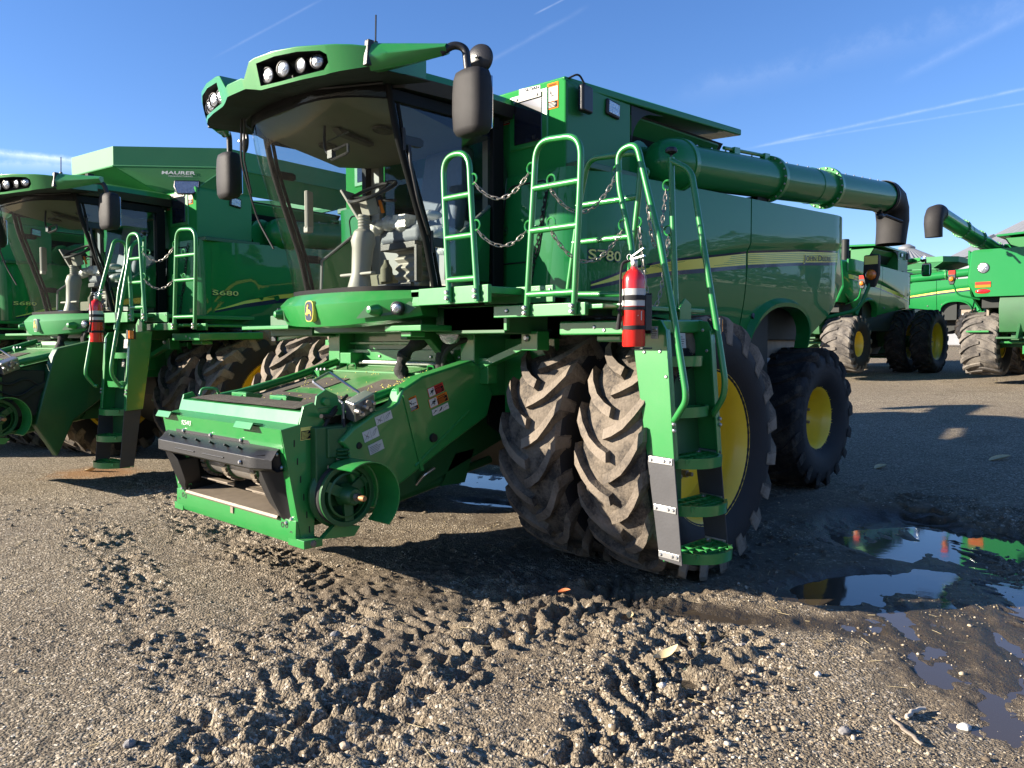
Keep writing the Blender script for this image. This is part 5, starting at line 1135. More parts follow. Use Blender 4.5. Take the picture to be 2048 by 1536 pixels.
    b.tube(fillet([(1.0, -2.30, 1.235), (.93, -2.18, 1.22), (.86, -2.08, 1.27), (.74, -1.95, 1.32), (.60, -1.85, 1.30)], .1), .014, 8); b.tube(fillet([(.94, -2.28, 1.0), (.96, -2.27, 1.13), (.90, -2.14, 1.27), (.78, -1.95, 1.345)], .08), .012, 8)
    b.tube(fillet([(.96, -2.10, 1.2), (1.0, -2.12, 1.10), (.98, -2.16, .98)], .05), .010, 8); hs = b.build('hydraulic_hose', 'rubber', F)
    b = MB(); b.tube(fillet([(.95, -2.27, 1.02), (.955, -2.275, .94), (.945, -2.30, .92)], .02), .014, 8); b.tube([(.97, -2.24, .90), (.975, -2.22, .80)], .012, 8); b.tube(fillet([(.975, -2.22, .80), (.97, -2.20, .74), (.95, -2.28, .73)], .02), .013, 8); b.tube([(.98, -2.17, .96), (.99, -2.13, .83)], .012, 8); b.build('hose_fitting', 'zinc', hs)
    # sleeve of hoses rising to the cab, lower hydraulic cylinder
    b = MB(); b.tube(fillet([(.62, -.80, 1.78), (.50, -.92, 1.78), (.36, -1.05, 1.68), (.29, -1.10, 1.56), (.36, -1.13, 1.44), (.40, -1.12, 1.36)], .12, 5), [.05 + .012 * math.sin(k * 1.1) for k in range(len(fillet([0, 0, 0][0:0] or [(.62, -.80, 1.78), (.50, -.92, 1.78), (.36, -1.05, 1.68), (.29, -1.10, 1.56), (.36, -1.13, 1.44), (.40, -1.12, 1.36)], .12, 5)))], 14)
    b.tube(fillet([(.95, -.78, 1.80), (.80, -.92, 1.76), (.66, -.98, 1.64), (.63, -.95, 1.50)], .12), .045, 12); b.tube(fillet([(.98, -.9, 1.75), (.85, -1.0, 1.72), (.74, -1.02, 1.62), (.70, -.98, 1.5)], .12), .022, 8); b.build('hose_sleeve', 'cloth', F, ang=60)
    b = MB(); b.tube([(.72, -1.75, .52), (.72, -.95, .66)], .055, 16); b.tube([(.72, -.95, .66), (.72, -.5, .74)], .035, 12); b.tube(fillet([(.80, -1.35, .64), (.86, -1.32, .72), (.86, -1.22, .76)], .03), .012, 8, 1); b.prism([(-1.1, .60), (-.85, .60), (-.75, .86), (-.95, .84)], 'x', .76, .80); b.build('lift_cylinder', ['greend', 'zinc'], F)
    # spilled kernels and dust
    if new:
        b = MB(); rr = random.Random(5)
        for k in range(260):
            x = rr.gauss(.62, .10) if k < 150 else rr.uniform(-.8, .8); y = rr.gauss(-1.22, .12) if k < 150 else rr.uniform(-2.2, -1.0); y = min(max(y, -2.2), -.95); x = min(.8, x)
            b.ball((x, y, dz(y) + .010), .006, .005, .004, 0, 5, 3)
        o = b.build('spilled_grain', 'dyellow', dk); o['kind'] = 'stuff'
    return F

def flatten(root):
    """thing > part > sub-part and no further"""
    own = {'cab_roof', 'roof_visor', 'nose_fairing', 'mirror_housing', 'round_mirror', 'beacon', 'wiper_arm', 'mirror_arm', 'whip_antenna'}
    def walk(o, part, acc):
        for ch in list(o.children):
            m = acc @ ch.matrix_basis.copy() if part else ch.matrix_basis.copy()
            if part is None: walk(ch, ch, Matrix.Identity(4))
            elif ch.name.split('.')[0] in own:
                mm = part.matrix_basis @ m; ch.parent = root; ch.matrix_basis = mm; walk(ch, ch, Matrix.Identity(4))
            else:
                ch.parent = part; ch.matrix_basis = m; walk(ch, part, m)
    walk(root, None, Matrix.Identity(4))
def build_combine(new):
    root = empty('combine_harvester')
    wheels(root); chassis(root); side_panels(root, 'S780' if new else 'S680', new); grain_tank(root, new); auger(root); cab(root, new); platform(root, new)
    L = ladder(root, new); F = feeder(root, new)
    if not new:
        hopper_extension(root)
        F.location = (0, -.50, .20)
        L.rotation_euler = (0, 0, R(-90)); L.location = (2.83 - .55, 1.35 - .25, 0)
    flatten(root)
    return root

def extinguisher():
    e = empty('fire_extinguisher'); e.scale = (.86, .86, 1.0); b = MB()
    b.lathe([(0, 0), (.078, 0), (.083, .008), (.083, .40), (.078, .435), (.055, .465), (.028, .478), (.028, .49)], (0, 0, 0), (0, 0, 1), 36); cy = b.build('cylinder', 'red', e, ang=50)
    def band(z0, z1, r, m, name, a0=0, a1=2 * math.pi):
        q = MB(); q.lathe([(r - .002, z0), (r, z0), (r, z1), (r - .002, z1)], (0, 0, 0), (0, 0, 1), 36, 0, a0, a1); return q.build(name, m, cy)
    band(.315, .355, .0838, 'label', 'paper_band'); band(.25, .285, .0838, 'label', 'paper_band')
    band(.285, .315, .088, 'rubber', 'strap'); band(.225, .246, .088, 'rubber', 'strap'); band(.105, .13, .089, 'rubber', 'strap')
    q = MB()
    for k in range(4): q.lathe([(.0842, .253 + k * .007), (.0842, .256 + k * .007)], (0, 0, 0), (0, 0, 1), 8, 0, R(15), R(75))
    q.lathe([(.0842, .325), (.0842, .335)], (0, 0, 0), (0, 0, 1), 8, 0, R(10), R(80)); q.build('fine_print', 'navy', cy)
    b = MB(); b.lathe([(.02, 0), (.026, .01), (.026, .04), (.018, .05), (.018, .06), (0, .06)], (0, 0, .485), (0, 0, 1), 14); b.obox((.03, 0, .545), (1, 0, .15), (0, 1, 0), (-.15, 0, 1), .06, .012, .006); b.obox((.03, 0, .575), (1, 0, .45), (0, 1, 0), (-.45, 0, 1), .06, .012, .005); b.tube(ring_pts((-.03, -.02, .55), (1, 0, 0), (0, 0, 1), .018), .003, 5, closed=True); vv = b.build('valve', 'zinc', e, .003)
    b = MB(); b.lathe([(0, .012), (.016, .012), (.018, 0)], (.012, -.026, .515), (0, -1, 0), 18); b.build('gauge', 'label', e)
    q = MB(); q.add([(.083 * math.sin(a) * 1.008, -.083 * math.cos(a) * 1.008, z) for a, z in ((.95, .19), (1.35, .16), (1.35, .22))], [(0, 1, 2)]); q.build('arrow_mark', 'white', cy)
    b = MB(); b.tube(fillet([(-.02, -.02, .53), (-.06, -.06, .52), (-.055, -.09, .44), (-.045, -.10, .30), (-.055, -.095, .20)], .05), .009, 8); b.tube([(-.055, -.095, .21), (-.075, -.085, .11)], [.011, .02], 10); b.tube([(-.062, -.10, .22), (-.058, -.10, .235)], .013, 8); b.build('hose', 'rubber', e)
    b = MB(); b.box(.05, .09, .02, .09, .1, .32); b.box(-.09, .09, .084, .096, .08, .33); b.box(.0, .10, -.03, .09, -.015, -.004); b.build('bracket', 'black', e, .003)
    return e
# ------------------------------------------------------------------ yard: relief, wetness, gravel
def vnoise(x, y, sc, seed):
    x = np.asarray(x) / sc + seed * 17.13; y = np.asarray(y) / sc - seed * 9.71
    xi, yi = np.floor(x).astype(np.int64), np.floor(y).astype(np.int64); fx, fy = x - xi, y - yi
    fx = fx * fx * (3 - 2 * fx); fy = fy * fy * (3 - 2 * fy)
    def h(a, b):
        n = (a * 374761393 + b * 668265263 + seed * 974711) & 0xffffffff; n = ((n ^ (n >> 13)) * 1274126177) & 0xffffffff
        return ((n ^ (n >> 16)) & 0xffff) / 65535.
    return (h(xi, yi) * (1 - fx) + h(xi + 1, yi) * fx) * (1 - fy) + (h(xi, yi + 1) * (1 - fx) + h(xi + 1, yi + 1) * fx) * fy
def fbm(x, y, sc, seed, o=4, g=.5):
    a, t, k = 0., 0., 1.
    for i in range(o): a = a + k * (vnoise(x, y, sc / 2 ** i, seed + i) - .5); t += k; k *= g
    return a / t
def sstep(a, b, x): t = np.clip((x - a) / (b - a), 0, 1); return t * t * (3 - 2 * t)
def far_rise(x, y):
    return np.interp(y, [1.2, 3.2, 4.4, 8, 21, 36, 60], [0, .06, .088, .22, .80, 1.58, 1.62])
def tracks(x, y):
    """tyre prints: x0, y0, heading, width, depth, from, to"""
    h = np.zeros_like(x); mk = np.zeros_like(x)
    wx = x + fbm(x, y, .5, 51, 3) * .27; wy = y + fbm(x, y, .5, 61, 3) * .27
    for x0, y0, hd, wd, dp, s0, s1 in ((2.29, 0, -86, .60, .046, .45, 4.2), (1.62, -.2, -80, .60, .040, .7, 3.7), (2.85, -.3, -72, .58, .042, .35, 3.2), (3.4, -1.1, -78, .5, .026, 0, 2.2), (.9, -1.3, -70, .5, .022, 0, 2.0), (-2.4, -2.6, -12, .5, .012, -1.2, 4.0), (-2.2, -1.5, -14, .5, .022, -2.0, 3.8), (2.62, 4.2, -60, .72, .058, 0, 5.4), (3.3, 4.5, -60, .66, .052, .5, 5.6), (4.5, 1.6, -62, .6, .034, -2.2, 2.4), (-5.6, -1.1, -10, .6, .02, -2, 5.)):
        c, s = math.cos(R(hd)), math.sin(R(hd)); u = (wx - x0) * c + (wy - y0) * s; v = -(wx - x0) * s + (wy - y0) * c
        along = sstep(s0 - .1, s0 + .25, u) * sstep(s1 + .3, s1 - .5, u)
        m = sstep(wd * .58, wd * .40, np.abs(v)) * along
        ph = (u + .95 * np.abs(v) + (v > 0) * .09) / .19 + fbm(x, y, .38, 131, 3) * 2.6; ph = ph - np.floor(ph); lug = sstep(.0, .16, ph) * sstep(.66, .44, ph)
        rim = np.exp(-((np.abs(v) - wd * .60) / .06) ** 2) * along
        q = .08 + 1.75 * np.clip(fbm(x, y, .42, int(x0 * 7 + 99), 3) + .20, 0, 1)
        h += (-dp * 1.2 * (.12 + lug * 1.1) * m + dp * .55 * m * (1 - lug) * np.clip(fbm(x, y, .12, 77, 3) * 2 + .3, 0, 1) + rim * dp * .4) * q; mk = np.maximum(mk, m)
    return h, mk
def ell(x, y, cx, cy, ang, a, b, p=1.2):
    c, q = math.cos(R(ang)), math.sin(R(ang)); u = (x - cx) * c + (y - cy) * q; v = -(x - cx) * q + (y - cy) * c
    return np.exp(-((u / a) ** 2 + (v / b) ** 2) ** p)
def zones(x, y):
    """puddle hollows round the machine"""
    hol = np.clip(ell(x, y, 2.98, 2.42, -66, .98, .66, 1.8) + ell(x, y, 3.42, .66, 66, .80, .34, 1.6) + .8 * ell(x, y, 3.95, 2.7, -60, .7, .32), 0, 1)
    hol2 = np.clip(ell(x, y, 4.25, -.20, -62, 1.35, .55, 1.4) + .8 * ell(x, y, 3.35, -.45, 25, .9, .22) + .9 * ell(x, y, 4.15, 1.0, -70, 1.1, .5), 0, 1)
    hol3 = np.clip(ell(x, y, -1.98, 1.95, 0, 1.2, .55) + .95 * ell(x, y, -.67, .89, 14, .45, .15), 0, 1)
    return hol, hol2, hol3
def churn(x, y):
    return np.clip(ell(x, y, 2.30, -1.95, -72, 1.95, 1.40, 1.4) + .5 * ell(x, y, -.5, -2.05, -6, 2.3, .42, 1.) + .35 * ell(x, y, -1.5, -2.9, -10, 2.0, .3, 1.), 0, 1)
def relief(x, y, fine=True):
    x = np.asarray(x, float); y = np.asarray(y, float)
    h = far_rise(x, y) + fbm(x, y, 5., 3, 3) * .05 * sstep(60, 5, np.abs(y)) * (1 - ell(x, y, 2.5, .2, 0, 4, 4))
    if fine:
        near = np.exp(-((np.maximum(np.abs(x - 1.5) - 5, 0)) ** 2 + (np.maximum(np.abs(y + .5) - 4.5, 0)) ** 2) / 4)
        t, mk = tracks(x, y); hol, hol2, hol3 = zones(x, y); ch = churn(x, y)
        patchy = .3 + .7 * sstep(-.1, .2, fbm(x, y, 1.3, 31, 3))
        soft = fbm(x, y, .75, 21, 3) * .030 + fbm(x, y, .22, 41, 4) * .014 * patchy + np.maximum(0, fbm(x, y, .09, 45, 3) - .10) * .10 * patchy
        ua = (x * .86 + y * .51) / 2.0; va = -x * .51 + y * .86
        hn = fbm(ua, va, .095, 301, 4, .55)
        zone = np.clip(ch + .5 * mk, 0, 1) * (.35 + .65 * sstep(-.16, .08, fbm(x, y, .55, 351, 3)))
        crumb = (np.abs(fbm(x, y, .085, 361, 4)) - .8 * np.abs(fbm(x, y, .060, 367, 4))) * .085 + np.maximum(0, fbm(x, y, .035, 371, 2) - .05) * .030
        rough = zone * (-.24 * np.maximum(0, hn - .05) + .15 * np.maximum(0, -hn - .06) + crumb * 1.15)
        dry = h + near * (t * np.clip(.35 + ch + 1.2 * (x > 2.5) * (y > -.6), 0, 1.15) + soft + rough)
        us = (x * .50 - y * .866) / 2.4; vs = x * .866 + y * .50; rip = fbm(us, vs, .17, 97, 4, .55); fin = fbm(x, y, .07, 98, 3)
        wet_floor = -.053 + .70 * (t + .008) + rip * .060 + fin * .010; film = -.0325 + .20 * t + rip * .060 + fbm(x, y, .5, 99, 3) * .030 + fin * .010
        k2 = sstep(.04, .75, hol2); h = dry * (1 - k2) + film * k2; k = sstep(.05, .72, np.clip(hol + hol3, 0, 1)); h = h * (1 - k) + wet_floor * k
    return h
def wet_and_shade(x, y):
    hol, hol2, hol3 = zones(x, y); n = fbm(x, y, 1.0, 15, 4); ch = churn(x, y)
    body = np.exp(-(((x - .6) / 2.9) ** 2 + ((y - 1.2) / 2.9) ** 2) ** 2)  # shadow under the combine, painted into the ground as darker mud
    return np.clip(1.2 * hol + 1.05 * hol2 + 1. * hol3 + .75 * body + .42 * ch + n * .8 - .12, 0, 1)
def axis_coords(a, b, st, far, k):
    c = list(np.arange(a, b, st)); s = st
    p = b
    while p < far: c.append(p); s *= k; p += s
    s = st; p = a
    q = []
    while p > -far: s *= k; p -= s; q.append(p)
    return np.array(q[::-1] + c)
def make_ground():
    gx = axis_coords(-3.4, 5.6, .0135, 900, 1.035); gy = axis_coords(-4.6, 3.4, .0135, 900, 1.035)
    X, Y = np.meshgrid(gx, gy); Z = relief(X, Y); nx, ny = len(gx), len(gy)
    me = bpy.data.meshes.new('ground'); v = np.stack([X, Y, Z], -1).reshape(-1, 3)
    i = np.arange(ny - 1)[:, None] * nx + np.arange(nx - 1)[None]; f = np.stack([i, i + 1, i + nx + 1, i + nx], -1).reshape(-1, 4)
    me.vertices.add(len(v)); me.vertices.foreach_set('co', v.ravel()); me.loops.add(f.size); me.loops.foreach_set('vertex_index', f.ravel())
    me.polygons.add(len(f)); me.polygons.foreach_set('loop_start', np.arange(0, f.size, 4)); me.polygons.foreach_set('use_smooth', np.ones(len(f), bool)); me.update()
    at = me.attributes.new('wet', 'FLOAT', 'POINT'); at.data.foreach_set('value', wet_and_shade(X, Y).ravel().astype(np.float32))  # value holds damp ground plus the painted shadow under the combine
    m, nt, p = newmat('gravelly_mud'); L = nt.links; me.materials.append(m)
    tc = N(nt, 'ShaderNodeTexCoord'); A = N(nt, 'ShaderNodeAttribute', attribute_name='wet')
    def noise(sc, d=6, r=.6):
        n = N(nt, 'ShaderNodeTexNoise'); n.inputs['Scale'].default_value = sc; n.inputs['Detail'].default_value = d; n.inputs['Roughness'].default_value = r; L.new(tc.outputs['Object'], n.inputs['Vector']); return n.outputs['Fac']
    def vor(sc, feat='F1'):
        n = N(nt, 'ShaderNodeTexVoronoi', feature=feat); n.inputs['Scale'].default_value = sc; L.new(tc.outputs['Object'], n.inputs['Vector']); return n
    def ramp(src, *st):
        r = N(nt, 'ShaderNodeValToRGB'); L.new(src, r.inputs[0]); e = r.color_ramp.elements
        e[0].position, e[0].color = st[0][0], (*st[0][1], 1); e[1].position, e[1].color = st[-1][0], (*st[-1][1], 1)
        for q in st[1:-1]: x = e.new(q[0]); x.color = (*q[1], 1)
        return r.outputs[0]
    def mix(f, a, b, t='MIX'):
        n = N(nt, 'ShaderNodeMix', data_type='RGBA', blend_type=t)
        for k, s_ in ((0, f), (6, a), (7, b)):
            if isinstance(s_, (int, float)): n.inputs[k].default_value = s_
            elif isinstance(s_, tuple): n.inputs[k].default_value = (*s_, 1)
            else: L.new(s_, n.inputs[k])
        return n.outputs[2]
    def rng(s_, a, b, c=0., d=1.):
        n = N(nt, 'ShaderNodeMapRange'); L.new(s_, n.inputs[0])
        for k, q in zip((1, 2, 3, 4), (a, b, c, d)): n.inputs[k].default_value = q
        return n.outputs[0]
    def ma(op, a, b):
        n = N(nt, 'ShaderNodeMath', operation=op)
        for k, s_ in ((0, a), (1, b)):
            if isinstance(s_, (int, float)): n.inputs[k].default_value = s_
            else: L.new(s_, n.inputs[k])
        return n.outputs[0]
    v1, v2 = vor(62), vor(150)
    s1 = N(nt, 'ShaderNodeSeparateColor'); L.new(v1.outputs['Color'], s1.inputs[0]); s2 = N(nt, 'ShaderNodeSeparateColor'); L.new(v2.outputs['Color'], s2.inputs[0])
    stones = ramp(s1.outputs[0], (0, (.065, .052, .036)), (.3, (.155, .126, .086)), (.65, (.265, .218, .152)), (.9, (.40, .345, .26)), (1, (.60, .54, .44)))
    fines = ramp(s2.outputs[0], (0, (.07, .055, .037)), (.5, (.17, .137, .093)), (1, (.34, .285, .205)))
    mud = ramp(noise(4, 8), (.3, (.08, .061, .041)), (.55, (.115, .089, .06)), (.75, (.16, .127, .086)))
    big = noise(.9, 5); gravel = ma('MULTIPLY', rng(ma('SUBTRACT', ma('ADD', big, ma('MULTIPLY', noise(7, 5), .35)), ma('MULTIPLY', A.outputs['Fac'], .42)), .42, .62), 1.)
    pick = ma('GREATER_THAN', s1.outputs[1], rng(gravel, 0, 1, .93, .30)); dry = mix(rng(gravel, 0, 1, .25, .9), mud, fines); dry = mix(pick, dry, stones)
    pt = noise(1.7, 6, .65); dry = mix(rng(pt, .35, .7, 0, .55), dry, mix(.35, dry, (.40, .33, .22))); dry = mix(rng(noise(.23, 5), .45, .7, 0, .5), dry, (.15, .115, .078))
    stain = N(nt, 'ShaderNodeVectorMath', operation='DISTANCE'); L.new(tc.outputs['Object'], stain.inputs[0]); stain.inputs[1].default_value = (-5.9, -1.35, 0)
    dry = mix(ma('MULTIPLY', rng(ma('ADD', stain.outputs['Value'], ma('MULTIPLY', noise(3, 5), .9)), .75, 1.15, 1, 0), .75), dry, (.30, .15, .05))
    wet_shade_col = ramp(noise(6, 7), (.3, (.030, .024, .018)), (.7, (.062, .049, .036)))  # dark mud colour for damp ground and for the painted shadow
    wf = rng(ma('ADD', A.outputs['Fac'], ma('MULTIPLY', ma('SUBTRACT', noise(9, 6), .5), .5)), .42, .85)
    col = mix(ma('MULTIPLY', wf, .93), dry, wet_shade_col); L.new(col, p.inputs['Base Color'])
    L.new(rng(wf, 0, 1, .95, .42), p.inputs['Roughness']); p.inputs['Specular IOR Level'].default_value = .3
    hh = ma('ADD', ma('MULTIPLY', ma('MULTIPLY', ma('SUBTRACT', 1., ma('POWER', rng(v1.outputs['Distance'], 0, .62, 0, 1), 2.)), rng(gravel, 0, 1, .25, 1.)), .9), ma('ADD', ma('MULTIPLY', rng(v2.outputs['Distance'], 0, .6, 1, 0), .35), ma('MULTIPLY', noise(45, 6), .8)))
    b = N(nt, 'ShaderNodeBump'); b.inputs['Strength'].default_value = 1.; b.inputs['Distance'].default_value = .011; L.new(hh, b.inputs['Height']); L.new(b.outputs[0], p.inputs['Normal'])
    o = bpy.data.objects.new('ground', me); COL.objects.link(o); o['kind'] = 'structure'; return o
def make_puddle():
    m, nt, p = newmat('muddy_water'); p.inputs['Base Color'].default_value = (.06, .047, .033, 1); p.inputs['Roughness'].default_value = .05; p.inputs['IOR'].default_value = 1.33; p.inputs['Specular IOR Level'].default_value = .8
    n = N(nt, 'ShaderNodeTexNoise'); n.inputs['Scale'].default_value = 9; b = N(nt, 'ShaderNodeBump'); b.inputs['Strength'].default_value = .03; b.inputs['Distance'].default_value = .01
    tc = N(nt, 'ShaderNodeTexCoord'); nt.links.new(tc.outputs['Object'], n.inputs['Vector']); nt.links.new(n.outputs['Fac'], b.inputs['Height']); nt.links.new(b.outputs[0], p.inputs['Normal'])
    M['water'] = m
    for (x0, x1, y0, y1, z, nm) in ((2.3, 5.8, -2.0, 3.6, -.036, 'puddle'), (-3.6, .3, .3, 3.2, -.036, 'puddle')):
        c = ((x0 + x1) / 2, (y0 + y1) / 2); b = MB(); n = 40
        b.add([(c[0] + (x1 - x0) / 2 * math.cos(2 * math.pi * k / n), c[1] + (y1 - y0) / 2 * math.sin(2 * math.pi * k / n), z) for k in range(n)], [tuple(range(n))]); o = b.build(nm, m); o['kind'] = 'structure'
def stone_mesh(rng, n):
    """n rough little stones as one mesh: positions come from the yard's relief"""
    P = []; 
    t = (1 + 5 ** .5) / 2; ico = np.array([(-1, t, 0), (1, t, 0), (-1, -t, 0), (1, -t, 0), (0, -1, t), (0, 1, t), (0, -1, -t), (0, 1, -t), (t, 0, -1), (t, 0, 1), (-t, 0, -1), (-t, 0, 1)]) / (1 + t * t) ** .5
    fc = np.array([(0, 11, 5), (0, 5, 1), (0, 1, 7), (0, 7, 10), (0, 10, 11), (1, 5, 9), (5, 11, 4), (11, 10, 2), (10, 7, 6), (7, 1, 8), (3, 9, 4), (3, 4, 2), (3, 2, 6), (3, 6, 8), (3, 8, 9), (4, 9, 5), (2, 4, 11), (6, 2, 10), (8, 6, 7), (9, 8, 1)])
    return ico, fc
def make_gravel():
    rng = np.random.default_rng(11); N0 = 170000
    x = rng.uniform(-3.2, 5.4, N0); y = rng.uniform(-4.5, 2.8, N0)
    w_ = wet_and_shade(x, y); patch = fbm(x, y, .9, 205, 3) + .35 * np.exp(-(((x - 3.55) / .8) ** 2 + ((y + 2.0) / .6) ** 2))
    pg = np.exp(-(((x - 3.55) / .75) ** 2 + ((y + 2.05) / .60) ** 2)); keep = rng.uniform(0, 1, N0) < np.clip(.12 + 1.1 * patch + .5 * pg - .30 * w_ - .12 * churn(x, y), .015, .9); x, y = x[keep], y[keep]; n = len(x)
    r = .0030 * np.exp(rng.normal(.15, .50, n)) * (1 + .75 * np.exp(-(((x - 3.55) / .75) ** 2 + ((y + 2.05) / .60) ** 2))); r = np.clip(r, .002, .021)
    z = relief(x, y) + r * .25
    ico, fc = stone_mesh(rng, n)
    sc = r[:, None] * np.stack([rng.uniform(.8, 1.3, n), rng.uniform(.8, 1.3, n), rng.uniform(.5, .9, n)], -1)
    a = rng.uniform(0, 6.28, n); ca, sa = np.cos(a), np.sin(a)
    V = ico[None] * sc[:, None] * rng.uniform(.72, 1.2, (n, 12, 1)); V = np.stack([V[..., 0] * ca[:, None] - V[..., 1] * sa[:, None], V[..., 0] * sa[:, None] + V[..., 1] * ca[:, None], V[..., 2]], -1) + np.stack([x, y, z], -1)[:, None]
    F = (fc[None] + (np.arange(n) * 12)[:, None, None]).reshape(-1, 3)
    me = bpy.data.meshes.new('gravel'); me.vertices.add(n * 12); me.vertices.foreach_set('co', V.reshape(-1)); me.loops.add(F.size); me.loops.foreach_set('vertex_index', F.ravel()); me.polygons.add(len(F)); me.polygons.foreach_set('loop_start', np.arange(0, F.size, 3)); me.update()
    at = me.attributes.new('tone', 'FLOAT', 'POINT'); at.data.foreach_set('value', np.repeat(rng.uniform(0, 1, n), 12).astype(np.float32))
    m, nt, p = newmat('gravel_stone'); A = N(nt, 'ShaderNodeAttribute', attribute_name='tone'); rr = N(nt, 'ShaderNodeValToRGB'); nt.links.new(A.outputs['Fac'], rr.inputs[0]); e = rr.color_ramp.elements
    e[0].color = (.09, .068, .045, 1); e[1].color = (.56, .50, .39, 1); k = e.new(.45); k.color = (.23, .182, .118, 1); k = e.new(.85); k.color = (.38, .315, .22, 1); nt.links.new(rr.outputs[0], p.inputs['Base Color']); p.inputs['Roughness'].default_value = .9
    me.materials.append(m); o = bpy.data.objects.new('gravel', me); COL.objects.link(o); o['kind'] = 'stuff'; return o
def make_straw():
    rng = np.random.default_rng(21); b = MB()
    for k in range(420):
        x, y = rng.uniform(-2.6, 5.2), rng.uniform(-4.2, 1.5); z = float(relief(np.array([x]), np.array([y]))[0]); a = rng.uniform(0, 6.28); ln = rng.uniform(.012, .055); c = Vector((x, y, z + .004)); d = Vector((math.cos(a), math.sin(a), rng.uniform(-.2, .3))).normalized(); q = d.cross(Vector((0, 0, 1))).normalized() * rng.uniform(.0008, .0022); up = Vector((0, 0, .0015))
        b.add([c - d * ln - q, c + d * ln - q, c + d * ln + q, c - d * ln + q, c - d * ln - q + up, c + d * ln - q + up, c + d * ln + q + up, c - d * ln + q + up], [(4, 5, 6, 7), (0, 1, 5, 4), (2, 3, 7, 6), (1, 2, 6, 5), (3, 0, 4, 7)])
    o = b.build('straw', mat('straw', (.42, .34, .19), .8, var=.35, vs=3), ang=80); o['kind'] = 'stuff'
def debris():
    lm = mat('dry_leaf', (.34, .20, .08), .7, var=.4, vs=30); hm = mat('corn_husk', (.50, .40, .22), .7, var=.3, vs=30); om = mat('orange_leaf', (.45, .13, .04), .7, var=.3, vs=30); wm = mat('grey_stick', (.22, .18, .14), .85, var=.4, vs=20, bump=.3, bs=60); sm = mat('pale_stone', (.55, .52, .46), .85, var=.2, vs=20, bump=.3, bs=40); bm = mat('bleached_stick', (.48, .42, .34), .8, var=.3, vs=25)
    def zat(x, y): return float(relief(np.array([x]), np.array([y]))[0])
    def leaf(name, x, y, ln, wd, a, m, label, cat, curl=.35):
        b = MB(); rows = []; n = 9
        for i in range(n):
            t = i / (n - 1); w_ = wd * math.sin(math.pi * min(.98, t * .9 + .08)) ** .8; u = (t - .5) * ln; rows.append([(u, v * w_, .012 + ln * curl * (t - .35) ** 2 + abs(v) ** 2 * w_ * .6) for v in (-1, -.5, 0, .5, 1)])
        b.grid(rows); b.grid([[(p[0], p[1], p[2] - .0015) for p in r][::-1] for r in rows]); o = b.build(name, m, ang=60); o.location = (x, y, zat(x, y)); o.rotation_euler = (.1, -.15, a); tag(o, label, cat); return o
    def stick(name, x, y, ln, r, a, m, label, flat=1., bend=.05, cat='stick'):
        b = MB(); pts = [(ln * (t - .5), bend * ln * math.sin(t * 3.1) + .006 * math.sin(t * 17), r * (.7 + .3 * math.sin(t * 5))) for t in np.linspace(0, 1, 9)]
        b.tube(pts, [r * (1 - .35 * abs(t - .4)) for t in np.linspace(0, 1, 9)], 8); o = b.build(name, m, ang=50); o.scale = (1, 1, flat); o.location = (x, y, zat(x, y) + r * .3); o.rotation_euler = (0, .03, a); tag(o, label, cat); return o
    def stone(x, y, r, label, m=None):
        rg = random.Random(int(x * 97)); b = MB(); b.ball((0, 0, 0), r, r * .8, r * .65, 0, 10, 7); b.v = [tuple(c * rg.uniform(.88, 1.12) for c in v) for v in b.v]; o = b.build('stone', m or sm, ang=30); o.location = (x, y, zat(x, y) + r * .3); o.rotation_euler = (0, 0, x * 7); tag(o, label, 'stone', 'loose stones on the yard'); return o
    leaf('leaf', 2.079, -1.11, .085, .028, .6, om, 'small orange-red leaf on the mud in front of the tall dual tyres', 'leaf')
    leaf('leaf', 2.618, -1.112, .075, .022, 2.0, hm, 'tan curled leaf on the mud just below the boarding ladder', 'leaf')
    leaf('corn_husk', 3.19, -1.56, .15, .035, 1.1, hm, 'pale dry corn husk curled on the mud above the pale gravel patch', 'husk', .8)
    leaf('corn_husk', -6.02, -1.38, .30, .05, .3, hm, 'pale husk lying on the rust-brown stain near the ladder of the old combine', 'husk', .5)
    leaf('corn_husk', 2.71, 6.96, .34, .06, 1.0, hm, 'long pale husk on the shaded gravel well beyond the rear wheel', 'husk', .1)
    leaf('leaf', 1.75, 5.4, .20, .05, 1.2, hm, 'small pale leaf on dark ground beside the rear wheel', 'leaf', .2)
    stick('wood_chip', 3.363, -1.028, .085, .012, .8, bm, 'short pinkish wood chip lying alone on the wet mud', 1., .1, 'wood chip')
    stick('stick', 4.40, -1.50, .30, .012, 2.36, wm, 'long grey split stick lying on wet gravel, darker than the bleached one', .6, .02)
    stick('stick', 4.37, -1.28, .19, .011, 1.5, bm, 'bleached pale stick lying beside the bright white stone', 1., .06)
    stick('twig', 3.78, -1.62, .16, .006, .9, wm, 'thin dark bent twig on the gravel between pale patch and sticks', 1., .18)
    stick('twig', 3.42, -2.75, .12, .004, 1.7, bm, 'fine straw-coloured twig in the tyre prints nearest the camera', 1., .1)
    stone(4.56, -1.22, .030, 'bright white stone lying beside the bleached stick')
    stone(4.22, -1.72, .030, 'grey angular stone beside the long split stick', mat('grey_stone', (.22, .21, .20), .85, var=.3, vs=20, bump=.3, bs=40))
    stone(2.10, -3.96, .030, 'dark grey stone alone on the smooth fine gravel, nearest to the camera', bpy.data.materials['grey_stone'])
    stone(3.86, -.98 - .2, .022, 'round pale stone on the mud between puddle and pale gravel patch')
    stone(2.72, -3.30, .026, 'tan stone among the deep tyre prints nearest the camera', mat('tan_stone', (.36, .29, .21), .85, var=.2, vs=20, bump=.3, bs=40))
    stone(1.62, -2.62, .034, 'dark clod-like stone between the tyre prints', bpy.data.materials['grey_stone'])
